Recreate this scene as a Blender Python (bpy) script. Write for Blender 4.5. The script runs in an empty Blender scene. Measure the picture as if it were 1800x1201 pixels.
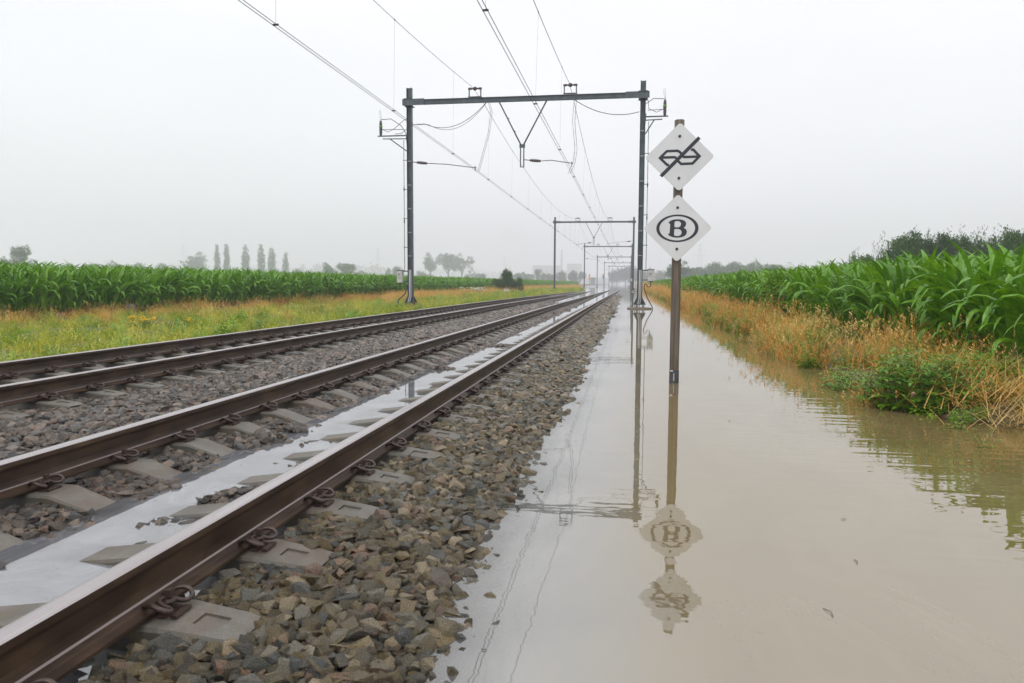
import bpy, bmesh, math, random
import numpy as np
from mathutils import Vector, Matrix, noise as mnoise
random.seed(7); rng = np.random.default_rng(7)
scene = bpy.context.scene
C = scene.collection

# ------------------------------------------------------------------ camera
CAM_Z = 1.1586
cam_d = bpy.data.cameras.new('camera'); cam = bpy.data.objects.new('camera', cam_d); C.objects.link(cam)
cam_d.sensor_width = 36.0; cam_d.lens = 1290.93/1800*36
cam_d.clip_start = 0.05; cam_d.clip_end = 12000
R_ = Vector((0.98751034, 0.15749892, 0.00417389)); U_ = Vector((-0.0166828, 0.07818406, 0.99679935)); F_ = Vector((-0.15666848, 0.98441929, -0.07983509))
M = Matrix((( R_.x, U_.x, -F_.x, 0.0), (R_.y, U_.y, -F_.y, 0.0), (R_.z, U_.z, -F_.z, CAM_Z), (0, 0, 0, 1)))
cam.matrix_world = M
cam_d.dof.use_dof = True; cam_d.dof.focus_distance = 9.0; cam_d.dof.aperture_fstop = 9.0
scene.camera = cam

# ------------------------------------------------------------------ world: low overcast over a hazy blue sky
world = bpy.data.worlds.new('World'); scene.world = world; world.use_nodes = True
wn = world.node_tree; wn.nodes.clear()
def N(nt, typ, **kw):
    n = nt.nodes.new(typ)
    for k, v in kw.items():
        if k == 'inp':
            for kk, vv in v.items(): n.inputs[kk].default_value = vv
        else: setattr(n, k, v)
    return n
SUN_EL, SUN_ROT = 52, 200
sky = N(wn, 'ShaderNodeTexSky', sky_type='NISHITA', sun_disc=False, sun_elevation=math.radians(SUN_EL), sun_rotation=math.radians(SUN_ROT))
tc = N(wn, 'ShaderNodeTexCoord'); sep = N(wn, 'ShaderNodeSeparateXYZ'); wn.links.new(tc.outputs['Generated'], sep.inputs[0])
ramp = N(wn, 'ShaderNodeValToRGB'); wn.links.new(sep.outputs['Z'], ramp.inputs[0])
cr = ramp.color_ramp
cr.elements[0].position = 0.0; cr.elements[0].color = (0.93, 0.95, 1.02, 1)
cr.elements[1].position = 1.0; cr.elements[1].color = (1.25, 1.265, 1.30, 1)
for p_, c_ in ((0.12, (0.955, 0.96, 1.005, 1)), (0.30, (0.945, 0.947, 0.985, 1)), (0.55, (1.05, 1.05, 1.08, 1))):
    e = cr.elements.new(p_); e.color = c_
cn = N(wn, 'ShaderNodeTexNoise', inp={'Scale': 1.6, 'Detail': 4.0, 'Roughness': 0.5}); mp = N(wn, 'ShaderNodeMapping'); mp.inputs['Scale'].default_value = (1, 1, 3.5)
wn.links.new(tc.outputs['Generated'], mp.inputs[0]); wn.links.new(mp.outputs[0], cn.inputs['Vector'])
mr = N(wn, 'ShaderNodeMapRange', inp={'From Min': 0.3, 'From Max': 0.7, 'To Min': 0.92, 'To Max': 1.04}); wn.links.new(cn.outputs['Fac'], mr.inputs[0])
mul = N(wn, 'ShaderNodeVectorMath', operation='SCALE'); wn.links.new(ramp.outputs[0], mul.inputs[0]); wn.links.new(mr.outputs[0], mul.inputs['Scale'])
bgs = N(wn, 'ShaderNodeBackground', inp={'Strength': 0.06}); wn.links.new(sky.outputs[0], bgs.inputs[0])
bgc = N(wn, 'ShaderNodeBackground', inp={'Strength': 1.07}); wn.links.new(mul.outputs[0], bgc.inputs[0])
mx = N(wn, 'ShaderNodeMixShader', inp={0: 0.96}); wn.links.new(bgs.outputs[0], mx.inputs[1]); wn.links.new(bgc.outputs[0], mx.inputs[2])
wo = N(wn, 'ShaderNodeOutputWorld'); wn.links.new(mx.outputs[0], wo.inputs[0])

sun_d = bpy.data.lights.new('sun', 'SUN'); sun_d.energy = 0.9; sun_d.angle = math.radians(28); sun_d.color = (1, 0.97, 0.92)
sun = bpy.data.objects.new('sun', sun_d); C.objects.link(sun)
sun.rotation_euler = (math.radians(90-SUN_EL), 0, math.radians(180-SUN_ROT))

scene.view_settings.view_transform = 'Standard'; scene.view_settings.look = 'None'
scene.view_settings.exposure = 0.20; scene.view_settings.gamma = 1.0; scene.view_settings.use_curve_mapping = False
scene.render.engine = 'CYCLES'
cy = scene.cycles
cy.use_denoising = True; cy.max_bounces = 8; cy.diffuse_bounces = 3; cy.glossy_bounces = 3; cy.transmission_bounces = 4
cy.transparent_max_bounces = 24; cy.volume_bounces = 4; cy.caustics_reflective = False; cy.caustics_refractive = False
cy.use_adaptive_sampling = True; cy.adaptive_threshold = 0.015; cy.sample_clamp_indirect = 4.0

# ------------------------------------------------------------------ object helpers
def tag(o, label=None, cat=None, group=None, kind=None):
    if label: o['label'] = label
    if cat: o['category'] = cat
    if group: o['group'] = group
    if kind: o['kind'] = kind
    return o
def link(name, me, parent=None, mats=None):
    o = bpy.data.objects.new(name, me); C.objects.link(o)
    if parent: o.parent = parent
    if mats:
        for m in (mats if isinstance(mats, (list, tuple)) else [mats]): me.materials.append(m)
    return o
def empty(name, loc=(0, 0, 0), rz=0.0):
    o = bpy.data.objects.new(name, None); C.objects.link(o); o.location = loc; o.rotation_euler = (0, 0, rz); o.empty_display_size = .1
    return o
def copy_tree(o, parent=None):
    c = o.copy(); C.objects.link(c); c.parent = parent
    for ch in o.children: copy_tree(ch, c)
    return c
class MB:
    """collects boxes, bars, tubes and lathes in one mesh"""
    def __init__(s): s.v = []; s.f = []; s.mi = []; s.sm = []
    def add(s, vs, fs, mi=0, smooth=False):
        b = len(s.v); s.v += [tuple(v) for v in vs]; s.f += [tuple(i+b for i in f) for f in fs]; s.mi += [mi]*len(fs); s.sm += [smooth]*len(fs)
    def box(s, c, d, rot=None, mi=0):
        hx, hy, hz = d[0]/2, d[1]/2, d[2]/2
        vs = [Vector((x*hx, y*hy, z*hz)) for z in (-1, 1) for y in (-1, 1) for x in (-1, 1)]
        if rot is not None: vs = [rot @ v for v in vs]
        c = Vector(c); s.add([v+c for v in vs], [(0, 2, 3, 1), (4, 5, 7, 6), (0, 1, 5, 4), (2, 6, 7, 3), (0, 4, 6, 2), (1, 3, 7, 5)], mi); return s
    def bar(s, a, b, w, h=None, mi=0, up=(0, 0, 1)):
        a, b = Vector(a), Vector(b); h = h or w; d = (b-a); L = d.length; d.normalize(); up = Vector(up)
        if abs(d.dot(up)) > .98: up = Vector((0, 1, 0))
        x = d.cross(up).normalized(); z = x.cross(d); rot = Matrix((x, d, z)).transposed()
        return s.box((a+b)/2, (w, L, h), rot, mi)
    def tube(s, pts, r, n=6, mi=0, caps=True, smooth=True):
        pts = [Vector(p) for p in pts]; rr = r if isinstance(r, (list, tuple)) else [r]*len(pts)
        vs = []; prev = None
        for i, p in enumerate(pts):
            t = (pts[min(i+1, len(pts)-1)]-pts[max(i-1, 0)])
            if t.length < 1e-9: t = Vector((0, 0, 1))
            t.normalize()
            if prev is None:
                x = t.cross(Vector((0, 0, 1)));
                if x.length < .05: x = t.cross(Vector((0, 1, 0)))
            else:
                x = prev - t*prev.dot(t)
            x.normalize(); prev = x; y = t.cross(x)
            for k in range(n):
                a = 2*math.pi*k/n; vs.append(p + (x*math.cos(a)+y*math.sin(a))*rr[i])
        fs = []
        for i in range(len(pts)-1):
            for k in range(n):
                a = i*n+k; b = i*n+(k+1) % n; fs.append((a, b, b+n, a+n))
        if caps: fs.append(tuple(range(n-1, -1, -1))); fs.append(tuple((len(pts)-1)*n+k for k in range(n)))
        s.add(vs, fs, mi, smooth); return s
    def lathe(s, prof, a, b, n=10, mi=0):
        """prof: list of (t 0..1 along a-b, radius)"""
        a, b = Vector(a), Vector(b)
        return s.tube([a.lerp(b, t) for t, _ in prof], [max(r, 1e-4) for _, r in prof], n, mi)
    def prism(s, poly, y0, y1, mi=0):
        """poly in xz extruded along y"""
        n = len(poly); vs = [(x, y0, z) for x, z in poly]+[(x, y1, z) for x, z in poly]
        fs = [tuple(range(n-1, -1, -1)), tuple(range(n, 2*n))]+[(i, (i+1) % n, (i+1) % n+n, i+n) for i in range(n)]
        fs = [tuple(reversed(f)) for f in fs]; s.add(vs, fs, mi); return s
    def mesh(s, name='m'):
        me = bpy.data.meshes.new(name); me.from_pydata(s.v, [], s.f); me.polygons.foreach_set('material_index', s.mi); me.polygons.foreach_set('use_smooth', s.sm); me.update(); return me
    def build(s, name, mats, parent=None): return link(name, s.mesh(name), parent, mats)
def np_mesh(name, verts, faces, smooth=False):
    """faces: (n,3) or (n,4) array"""
    me = bpy.data.meshes.new(name); nv = len(verts); nf, k = faces.shape
    me.vertices.add(nv); me.vertices.foreach_set('co', np.asarray(verts, np.float32).ravel())
    me.loops.add(nf*k); me.loops.foreach_set('vertex_index', faces.astype(np.int32).ravel())
    me.polygons.add(nf); me.polygons.foreach_set('loop_start', np.arange(0, nf*k, k, dtype=np.int32)); me.polygons.foreach_set('loop_total', np.full(nf, k, np.int32))
    me.polygons.foreach_set('use_smooth', np.full(nf, smooth)); me.update(calc_edges=True); return me
def scatter(name, P, ROT, SCL, IDX, meshes, parent=None):
    """geometry-node instances, only for what nobody could count"""
    me = bpy.data.meshes.new(name); me.from_pydata([tuple(p) for p in P], [], [])
    a = me.attributes.new('rot', 'FLOAT_VECTOR', 'POINT'); a.data.foreach_set('vector', np.asarray(ROT, np.float32).ravel())
    a = me.attributes.new('scl', 'FLOAT_VECTOR', 'POINT'); a.data.foreach_set('vector', np.asarray(SCL, np.float32).ravel())
    a = me.attributes.new('idx', 'INT', 'POINT'); a.data.foreach_set('value', np.asarray(IDX, np.int32))
    col = bpy.data.collections.new(name+'_variants')
    for i, m in enumerate(meshes): col.objects.link(bpy.data.objects.new('%s_kind%02d' % (name, i), m))
    ng = bpy.data.node_groups.new(name+'_nodes', 'GeometryNodeTree')
    ng.interface.new_socket('Geometry', in_out='INPUT', socket_type='NodeSocketGeometry'); ng.interface.new_socket('Geometry', in_out='OUTPUT', socket_type='NodeSocketGeometry')
    gi = ng.nodes.new('NodeGroupInput'); go = ng.nodes.new('NodeGroupOutput'); iop = ng.nodes.new('GeometryNodeInstanceOnPoints'); ci = ng.nodes.new('GeometryNodeCollectionInfo')
    ci.inputs['Collection'].default_value = col; ci.inputs['Separate Children'].default_value = True; ci.inputs['Reset Children'].default_value = True
    def att(nm, dt): n = ng.nodes.new('GeometryNodeInputNamedAttribute'); n.data_type = dt; n.inputs['Name'].default_value = nm; return n.outputs['Attribute']
    L = ng.links.new
    L(gi.outputs[0], iop.inputs['Points']); L(ci.outputs[0], iop.inputs['Instance']); iop.inputs['Pick Instance'].default_value = True
    L(att('idx', 'INT'), iop.inputs['Instance Index'])
    e2r = ng.nodes.new('FunctionNodeEulerToRotation'); L(att('rot', 'FLOAT_VECTOR'), e2r.inputs[0]); L(e2r.outputs[0], iop.inputs['Rotation'])
    L(att('scl', 'FLOAT_VECTOR'), iop.inputs['Scale']); L(iop.outputs[0], go.inputs[0])
    o = link(name, me, parent); m = o.modifiers.new('scatter', 'NODES'); m.node_group = ng
    return o
def in_view(x, y, margin=1.2):
    d = Vector((x, y, 0)); z = d.dot(F_); u = d.dot(R_)
    return z > .3 and abs(u) < z*0.70*1.04 + margin

# ------------------------------------------------------------------ material helpers
def mat(name, rough=.6, color=(.5, .5, .5), metal=0.0, spec=.5):
    m = bpy.data.materials.new(name); m.use_nodes = True; nt = m.node_tree; b = nt.nodes['Principled BSDF']
    b.inputs['Base Color'].default_value = (*color, 1); b.inputs['Roughness'].default_value = rough; b.inputs['Metallic'].default_value = metal; b.inputs['Specular IOR Level'].default_value = spec
    return m, nt, b
def coords(nt, which='Object', scale=(1, 1, 1)):
    t = N(nt, 'ShaderNodeTexCoord'); p = N(nt, 'ShaderNodeMapping'); p.inputs['Scale'].default_value = scale; nt.links.new(t.outputs[which], p.inputs[0]); return p.outputs[0]
def wcoords(nt, scale=(1, 1, 1)):
    t = N(nt, 'ShaderNodeNewGeometry'); p = N(nt, 'ShaderNodeMapping'); p.inputs['Scale'].default_value = scale; nt.links.new(t.outputs['Position'], p.inputs[0]); return p.outputs[0]
def noise(nt, vec, scale, detail=4, rough=.55, dist=0.0):
    n = N(nt, 'ShaderNodeTexNoise', inp={'Scale': scale, 'Detail': detail, 'Roughness': rough, 'Distortion': dist}); nt.links.new(vec, n.inputs['Vector']); return n.outputs['Fac']
def rmp(nt, fac, stops, interp='LINEAR'):
    r = N(nt, 'ShaderNodeValToRGB'); nt.links.new(fac, r.inputs[0]); c = r.color_ramp; c.interpolation = interp
    while len(c.elements) > 1: c.elements.remove(c.elements[-1])
    c.elements[0].position = stops[0][0]; c.elements[0].color = (*stops[0][1], 1) if hasattr(stops[0][1], '__len__') else (stops[0][1],)*3+(1,)
    for p, col in stops[1:]:
        e = c.elements.new(p); e.color = (*col, 1) if hasattr(col, '__len__') else (col, col, col, 1)
    return r.outputs[0]
def mixc(nt, fac, a, b, mode='MIX'):
    m = N(nt, 'ShaderNodeMix', data_type='RGBA', blend_type=mode)
    for s, v in ((0, fac), (6, a), (7, b)):
        if isinstance(v, (int, float)): m.inputs[s].default_value = v
        elif isinstance(v, tuple): m.inputs[s].default_value = (*v, 1)
        else: nt.links.new(v, m.inputs[s])
    return m.outputs[2]
def bump(nt, b, h, strength=.3, dist=.01):
    n = N(nt, 'ShaderNodeBump', inp={'Strength': strength, 'Distance': dist}); nt.links.new(h, n.inputs['Height']); nt.links.new(n.outputs[0], b.inputs['Normal']); return n
def objrand(nt): return N(nt, 'ShaderNodeObjectInfo').outputs['Random']

def stone_mat(name, stops, lichen, tint=(1.0, 1.0, 1.0)):
    m, nt, b = mat(name, .45)
    base = rmp(nt, objrand(nt), stops)
    v = coords(nt); n1 = noise(nt, v, 22, 6, .65); n2 = noise(nt, v, 90, 3, .6)
    c = mixc(nt, 1.0, base, rmp(nt, n1, [(.25, .38), (.5, .95), (.75, 1.55)]), 'MULTIPLY'); c = mixc(nt, 1.0, c, tint, 'MULTIPLY')
    c = mixc(nt, 1.0, c, rmp(nt, n2, [(.3, .65), (.7, 1.4)]), 'MULTIPLY')
    n3 = noise(nt, wcoords(nt), 14, 3, .6)
    c = mixc(nt, rmp(nt, n3, [(.64-lichen*.06, 0.0), (.76-lichen*.06, .5)]), c, (.14, .105, .03))
    nt.links.new(c, b.inputs['Base Color'])
    nt.links.new(rmp(nt, n1, [(.3, .12), (.7, .34)]), b.inputs['Roughness']); b.inputs['Specular IOR Level'].default_value = .7; bump(nt, b, n1, .9, .012)
    return m
M_stoneA = stone_mat('ballast_olive_stone', [(0, (.04, .034, .022)), (.13, (.12, .09, .042)), (.26, (.05, .054, .05)), (.4, (.17, .13, .065)), (.52, (.045, .052, .06)), (.64, (.10, .072, .03)), (.74, (.09, .095, .095)), (.88, (.26, .215, .155)), (.95, (.16, .095, .065)), (1, (.045, .04, .035))], 1.0, (1.06, 1.0, .82))
M_stoneB = stone_mat('ballast_grey_stone', [(0, (.035, .032, .03)), (.15, (.11, .095, .08)), (.3, (.05, .052, .055)), (.45, (.15, .12, .09)), (.6, (.045, .048, .052)), (.72, (.10, .075, .06)), (.88, (.22, .18, .15)), (.96, (.15, .095, .065)), (1, (.04, .04, .038))], -.35, (1.06, .98, .88))

m, nt, b = mat('rail_rusty_side', .42); M_rail = m
v = wcoords(nt, (1, .35, 1)); n1 = noise(nt, v, 9, 6, .6); n2 = noise(nt, wcoords(nt, (1, 1, 1)), 160, 2)
c = rmp(nt, n1, [(.3, (.022, .011, .007)), (.48, (.040, .021, .012)), (.6, (.065, .036, .019)), (.75, (.11, .065, .032))]); c = mixc(nt, rmp(nt, n2, [(.70, 0.0), (.76, .6)]), c, (.16, .11, .05))
nt.links.new(c, b.inputs['Base Color']); nt.links.new(rmp(nt, n1, [(.3, .32), (.7, .55)]), b.inputs['Roughness']); bump(nt, b, n2, .15, .001)
m, nt, b = mat('rail_worn_head', .25, (.30, .26, .26), .75); M_railtop = m
n1 = noise(nt, wcoords(nt, (1.5, .08, 1)), 9, 3); nt.links.new(rmp(nt, n1, [(.3, (.36, .32, .32)), (.7, (.48, .44, .44))]), b.inputs['Base Color']); nt.links.new(rmp(nt, n1, [(.3, .18), (.7, .34)]), b.inputs['Roughness'])
m, nt, b = mat('rail_fillet_highlight', .3, (.24, .19, .18), .3); M_railfil = m  # bright reflection along the foot fillet, painted as a paler strip
m, nt, b = mat('rail_clip_steel', .42, (.075, .05, .045), .2); M_clip = m
n1 = noise(nt, coords(nt), 60, 4); nt.links.new(rmp(nt, n1, [(.3, (.035, .02, .015)), (.7, (.09, .058, .048))]), b.inputs['Base Color'])

m, nt, b = mat('sleeper_concrete', .6); M_conc = m
v = wcoords(nt); n1 = noise(nt, v, 4.5, 7, .72); n2 = noise(nt, v, 120, 3, .6)
c = rmp(nt, n1, [(.25, (.06, .053, .04)), (.42, (.11, .10, .082)), (.58, (.165, .15, .128)), (.75, (.24, .225, .2))]); c = mixc(nt, 1.0, c, rmp(nt, n2, [(.3, .78), (.55, 1.0), (.75, 1.25)]), 'MULTIPLY')
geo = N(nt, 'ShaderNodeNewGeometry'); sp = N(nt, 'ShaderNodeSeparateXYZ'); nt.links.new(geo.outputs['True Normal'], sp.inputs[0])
c = mixc(nt, rmp(nt, sp.outputs['Z'], [(.55, 1.0), (.8, 0.0)]), c, rmp(nt, n1, [(.3, (.035, .035, .03)), (.7, (.09, .085, .065))]))   # weathered, soiled casting sides, with their shade painted into the colour too
c = mixc(nt, rmp(nt, noise(nt, v, 11, 4), [(.62, 0.0), (.72, .55)]), c, (.16, .12, .03))
c = mixc(nt, rmp(nt, noise(nt, v, 2.3, 6, .7), [(.46, 0.0), (.62, .55)]), c, (.10, .062, .035)); nt.links.new(c, b.inputs['Base Color']); bump(nt, b, n2, .4, .003); nt.links.new(rmp(nt, n1, [(.3, .38), (.7, .7)]), b.inputs['Roughness'])
m, nt, b = mat('old_concrete', .8); M_conc2 = m
n1 = noise(nt, coords(nt), 9, 6, .65); nt.links.new(rmp(nt, n1, [(.3, (.09, .075, .05)), (.7, (.24, .205, .15))]), b.inputs['Base Color']); bump(nt, b, n1, .6, .02)
m, nt, b = mat('galvanised_steel', .5, (.16, .19, .2), .35); M_galv = m
n1 = noise(nt, wcoords(nt, (1, 1, .5)), 5, 6, .7); nt.links.new(rmp(nt, n1, [(.3, (.045, .06, .068)), (.6, (.085, .105, .115)), (.8, (.15, .17, .18))]), b.inputs['Base Color'])
m, nt, b = mat('dark_painted_steel', .5, (.045, .05, .055), .2); M_dark = m
m, nt, b = mat('brown_porcelain', .25, (.06, .03, .03)); M_porc = m
m, nt, b = mat('wire_metal', .5, (.035, .032, .036), .3); M_wire = m
m, nt, b = mat('contact_wire_copper', .5, (.03, .028, .032), .2); M_cwire = m
m, nt, b = mat('grey_polymer', .4, (.35, .36, .36)); M_poly = m
m, nt, b = mat('green_ring', .4, (.2, .42, .05)); M_green = m
m, nt, b = mat('cabinet_paint', .5, (.5, .49, .46)); M_cab = m
n1 = noise(nt, coords(nt), 4, 5); nt.links.new(rmp(nt, n1, [(.35, (.36, .34, .31)), (.65, (.56, .55, .53))]), b.inputs['Base Color'])
m, nt, b = mat('sign_face', .45, (.7, .72, .72)); M_sign = m
n1 = noise(nt, coords(nt, scale=(1, 1, .6)), 5, 6, .6); n2 = noise(nt, coords(nt, scale=(3, 1, 1)), 60, 3)
c = rmp(nt, n1, [(.3, (.60, .61, .60)), (.7, (.68, .69, .685))]); c = mixc(nt, rmp(nt, n2, [(.72, 0.0), (.8, .35)]), c, (.35, .34, .3)); nt.links.new(c, b.inputs['Base Color'])
m, nt, b = mat('sign_black', .45, (.02, .022, .03)); M_black = m
m, nt, b = mat('sign_edge', .5, (.12, .06, .06)); M_edge = m
m, nt, b = mat('post_timber', .75); M_wood = m
n1 = noise(nt, coords(nt, scale=(30, 30, 1.2)), 1.0, 6, .6, .4); n2 = noise(nt, coords(nt, scale=(2, 2, .8)), 3, 4)
c = rmp(nt, n1, [(.3, (.06, .045, .032)), (.5, (.13, .10, .075)), (.7, (.2, .165, .13))]); c = mixc(nt, rmp(nt, n2, [(.45, 0.0), (.7, .5)]), c, (.09, .085, .055)); nt.links.new(c, b.inputs['Base Color']); bump(nt, b, n1, .5, .004)
m, nt, b = mat('black_band', .4, (.015, .016, .02)); M_band = m
m, nt, b = mat('white_tape', .5, (.6, .6, .6)); M_white = m
m, nt, b = mat('yellow_sign', .5, (.75, .4, .01)); M_yel = m
m, nt, b = mat('blue_sign', .5, (.02, .12, .4)); M_blue = m
m, nt, b = mat('snail_shell', .35, (.3, .17, .1)); M_snail = m
n1 = noise(nt, coords(nt), 90, 2); nt.links.new(rmp(nt, n1, [(.35, (.22, .10, .06)), (.65, (.5, .38, .26))]), b.inputs['Base Color'])
m, nt, b = mat('pale_brick', .8, (.42, .38, .35)); M_brick = m
m, nt, b = mat('plant_wall', .7, (.4, .38, .36)); M_plant = m
m, nt, b = mat('plant_window', .3, (.1, .12, .14)); M_win = m
m, nt, b = mat('roof_red', .7, (.30, .19, .15)); M_roof = m
m, nt, b = mat('bark', .85, (.09, .075, .06)); M_bark = m

def leaf_mat(name, stops, rough=.4, transl=.3, world_var=None, use_rand=True, pat=3.0):
    m, nt, b = mat(name, rough); v = wcoords(nt)
    n1 = noise(nt, wcoords(nt, (1, .6, 1)), pat, 4)
    fac = n1
    if use_rand:
        a = N(nt, 'ShaderNodeMath', operation='MULTIPLY_ADD', inp={1: .55, 2: .0}); nt.links.new(objrand(nt), a.inputs[0]); a2 = N(nt, 'ShaderNodeMath', operation='MULTIPLY_ADD', inp={1: .45}); nt.links.new(n1, a2.inputs[0]); nt.links.new(a.outputs[0], a2.inputs[2]); fac = a2.outputs[0]
    c = rmp(nt, fac, stops)
    n2 = noise(nt, v, 25, 3); c = mixc(nt, 1.0, c, rmp(nt, n2, [(.3, .75), (.7, 1.25)]), 'MULTIPLY')
    nt.links.new(c, b.inputs['Base Color'])
    tr = N(nt, 'ShaderNodeBsdfTranslucent'); nt.links.new(mixc(nt, 1.0, c, (1.25, 1.15, .6), 'MULTIPLY'), tr.inputs[0])
    ms = N(nt, 'ShaderNodeMixShader', inp={0: transl}); nt.links.new(b.outputs[0], ms.inputs[1]); nt.links.new(tr.outputs[0], ms.inputs[2]); nt.links.new(ms.outputs[0], nt.nodes['Material Output'].inputs[0])
    return m
M_corn = leaf_mat('maize_leaf', [(0, (.05, .155, .007)), (.35, (.095, .25, .010)), (.7, (.15, .34, .016)), (1, (.24, .42, .035))], .24, .30)
M_stalk = leaf_mat('maize_stalk', [(0, (.07, .14, .025)), (1, (.12, .2, .04))], .5, .1)
M_straw = leaf_mat('dry_grass', [(0, (.34, .15, .02)), (.25, (.56, .26, .04)), (.5, (.66, .37, .09)), (.7, (.70, .52, .22)), (.88, (.44, .36, .06)), (1, (.22, .26, .03))], .65, .3)
M_strawO = leaf_mat('dry_grass_orange', [(0, (.42, .17, .03)), (.5, (.60, .28, .06)), (1, (.62, .40, .14))], .65, .3)
M_grass = leaf_mat('verge_grass', [(0, (.07, .13, .006)), (.28, (.18, .25, .012)), (.5, (.38, .42, .02)), (.72, (.60, .56, .10)), (1, (.52, .34, .07))], .5, .35, pat=.9)
M_grassG = leaf_mat('fresh_grass', [(0, (.08, .17, .015)), (.5, (.17, .27, .02)), (1, (.32, .36, .04))], .5, .35)
M_weed = leaf_mat('weed_leaf', [(0, (.07, .19, .012)), (.5, (.17, .34, .02)), (1, (.34, .45, .04))], .42, .3)
M_tree = leaf_mat('tree_leaf', [(0, (.025, .055, .02)), (.5, (.04, .08, .025)), (1, (.065, .11, .03))], .55, .25)
M_bushl = leaf_mat('bush_leaf', [(0, (.02, .06, .010)), (.4, (.038, .095, .015)), (.75, (.065, .135, .02)), (1, (.12, .21, .03))], .5, .25)
M_flow_y = mat('yellow_petal', .6, (.75, .5, .01))[0]
M_flow_w = mat('white_petal', .6, (.7, .72, .6))[0]

# ------------------------------------------------------------------ terrain profile (water level is z = 0)
XS = [-60.0, -30.0, -20.0, -19.0, -18.2, -16.0, -13.0, -11.0, -9.0, -8.2, -7.7, -7.35, -6.9, -6.6, -6.2, -5.8, -5.5, -5.05, -4.75, -4.3, -3.95, -3.6, -3.2, -2.95, -2.72, -2.5, -2.38, -2.1, -1.85, -1.65, -1.4, -1.14, -0.9, -0.66, -0.45, -0.1, 0.6, 1.8, 2.2, 2.5, 2.75, 3.1, 3.6, 4.1, 6.0, 30.0]
ZS = [0.14, 0.1, 0.06, 0.03, -0.01, -0.06, -0.09, -0.1, -0.09, -0.05, -0.04, 0.01, 0.02, 0.025, 0.01, 0.01, 0.02, 0.02, 0.035, 0.06, 0.06, 0.03, 0.01, 0.014, 0.008, -0.03, -0.052, -0.03, -0.004, 0.03, 0.036, 0.04, 0.034, -0.004, -0.055, -0.16, -0.4, -0.4, -0.22, -0.06, 0.03, 0.09, 0.12, 0.1, 0.16, 0.3]
def sink(y): 
    t = max(0.0, (y-28)/110.0); return min(.33, .27*t**1.25)
def sinkL(y):
    t = max(0.0, (y-30)/80.0); return min(.36, .27*t**1.25)
def ground_z(x, y):
    xw = x+(mnoise.noise(Vector((x*1.5, y*1.7, 21)))*.10+mnoise.noise(Vector((x*4, y*5, 22)))*.05 if -3.0 < x < -1.7 or -1.0 < x < -.1 else 0)
    z = float(np.interp(xw, XS, ZS))
    n = mnoise.noise(Vector((x*1.1, y*.9, 0)))*.018 + mnoise.noise(Vector((x*3.1, y*3.1, 5)))*.009
    if -7.8 < x < -.1:
        z += n
        w_ = min(1, max(0, (-3.7-x)/1.0)); z -= (sinkL(y)*w_ + sink(y)*(1-w_))*.85
        if -4.9 < x < -3.6 and y > 34: z -= min(.12, (y-34)*.010)
        if -3 < x < -1.5: z -= .012*min(1, max(0, (y-6)/10))
        if -2.75 < x < -1.65: z += max(0.0, mnoise.noise(Vector((x*2.6, y*1.1, 33)))-.30)*.20
        if x > -1.6: z += mnoise.noise(Vector((x*.7, y*.28, 9)))*.035*min(1, max(0, (y-8)/8))
    elif x <= -7.8:
        z += mnoise.noise(Vector((x*.25, y*.18, 2)))*.07 + n
    elif x > 2.1:
        z -= .22*max(0, min(1, (7.0-y)/.9))+.09*max(0, min(1, (2.75-x)/.25))*max(0, min(1, (12-y)/3))
        z += mnoise.noise(Vector((x*.5, y*.35, 3)))*.06
    return z
m, nt, b = mat('soil_ground', .85); M_soil = m
v = wcoords(nt); n1 = noise(nt, v, 1.3, 6, .65); n2 = noise(nt, v, 18, 5, .65)
c = rmp(nt, n1, [(.3, (.09, .075, .04)), (.5, (.13, .11, .05)), (.7, (.10, .12, .035))]); c = mixc(nt, 1.0, c, rmp(nt, n2, [(.3, .6), (.7, 1.3)]), 'MULTIPLY'); nt.links.new(c, b.inputs['Base Color']); bump(nt, b, n2, .6, .03)
m, nt, b = mat('crushed_stone_bed', .6); M_bed = m
v = wcoords(nt); vo = N(nt, 'ShaderNodeTexVoronoi', inp={'Scale': 26.0, 'Randomness': 1.0}); nt.links.new(v, vo.inputs['Vector']); sc_ = N(nt, 'ShaderNodeSeparateColor'); nt.links.new(vo.outputs['Color'], sc_.inputs[0])
c = rmp(nt, sc_.outputs[0], [(0, (.03, .027, .02)), (.5, (.055, .05, .04)), (1, (.09, .078, .06))]); c = mixc(nt, 1.0, c, rmp(nt, vo.outputs['Distance'], [(0, 1.1), (.35, 1.0), (.6, .45)]), 'MULTIPLY')  # bed colour kept dark, painting in the shade of gaps between stones
nt.links.new(c, b.inputs['Base Color']); bump(nt, b, vo.outputs['Distance'], -.8, .02)
def sheet(name, xs, ys, zf, mt, matfn=None):
    V = np.array([(x, y, zf(x, y)) for y in ys for x in xs], np.float32); nx = len(xs); F = []
    i = np.arange(len(ys)-1)[:, None]*nx+np.arange(nx-1)[None, :]; i = i.ravel(); F = np.stack([i, i+1, i+nx+1, i+nx], 1)
    me = np_mesh(name, V, F, True); return link(name, me, None, mt), V, F
ys = np.concatenate([np.arange(-6, 1, 1.0), np.arange(1, 14, .12), np.geomspace(14, 400, 260)[1:], np.geomspace(420, 3000, 14)])
bed_x = np.concatenate([np.arange(-7.75, -5.0, .14), np.arange(-5.0, -.1, .09)])
ground_xs = np.concatenate([-np.geomspace(1500, 30, 14), np.linspace(-28, -8.5, 30), [-8.0, -7.75]])
gl, _, _ = sheet('ground', ground_xs, ys, lambda x, y: ground_z(x, y) if x > -60 else .14, M_soil); tag(gl, kind='structure')
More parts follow.
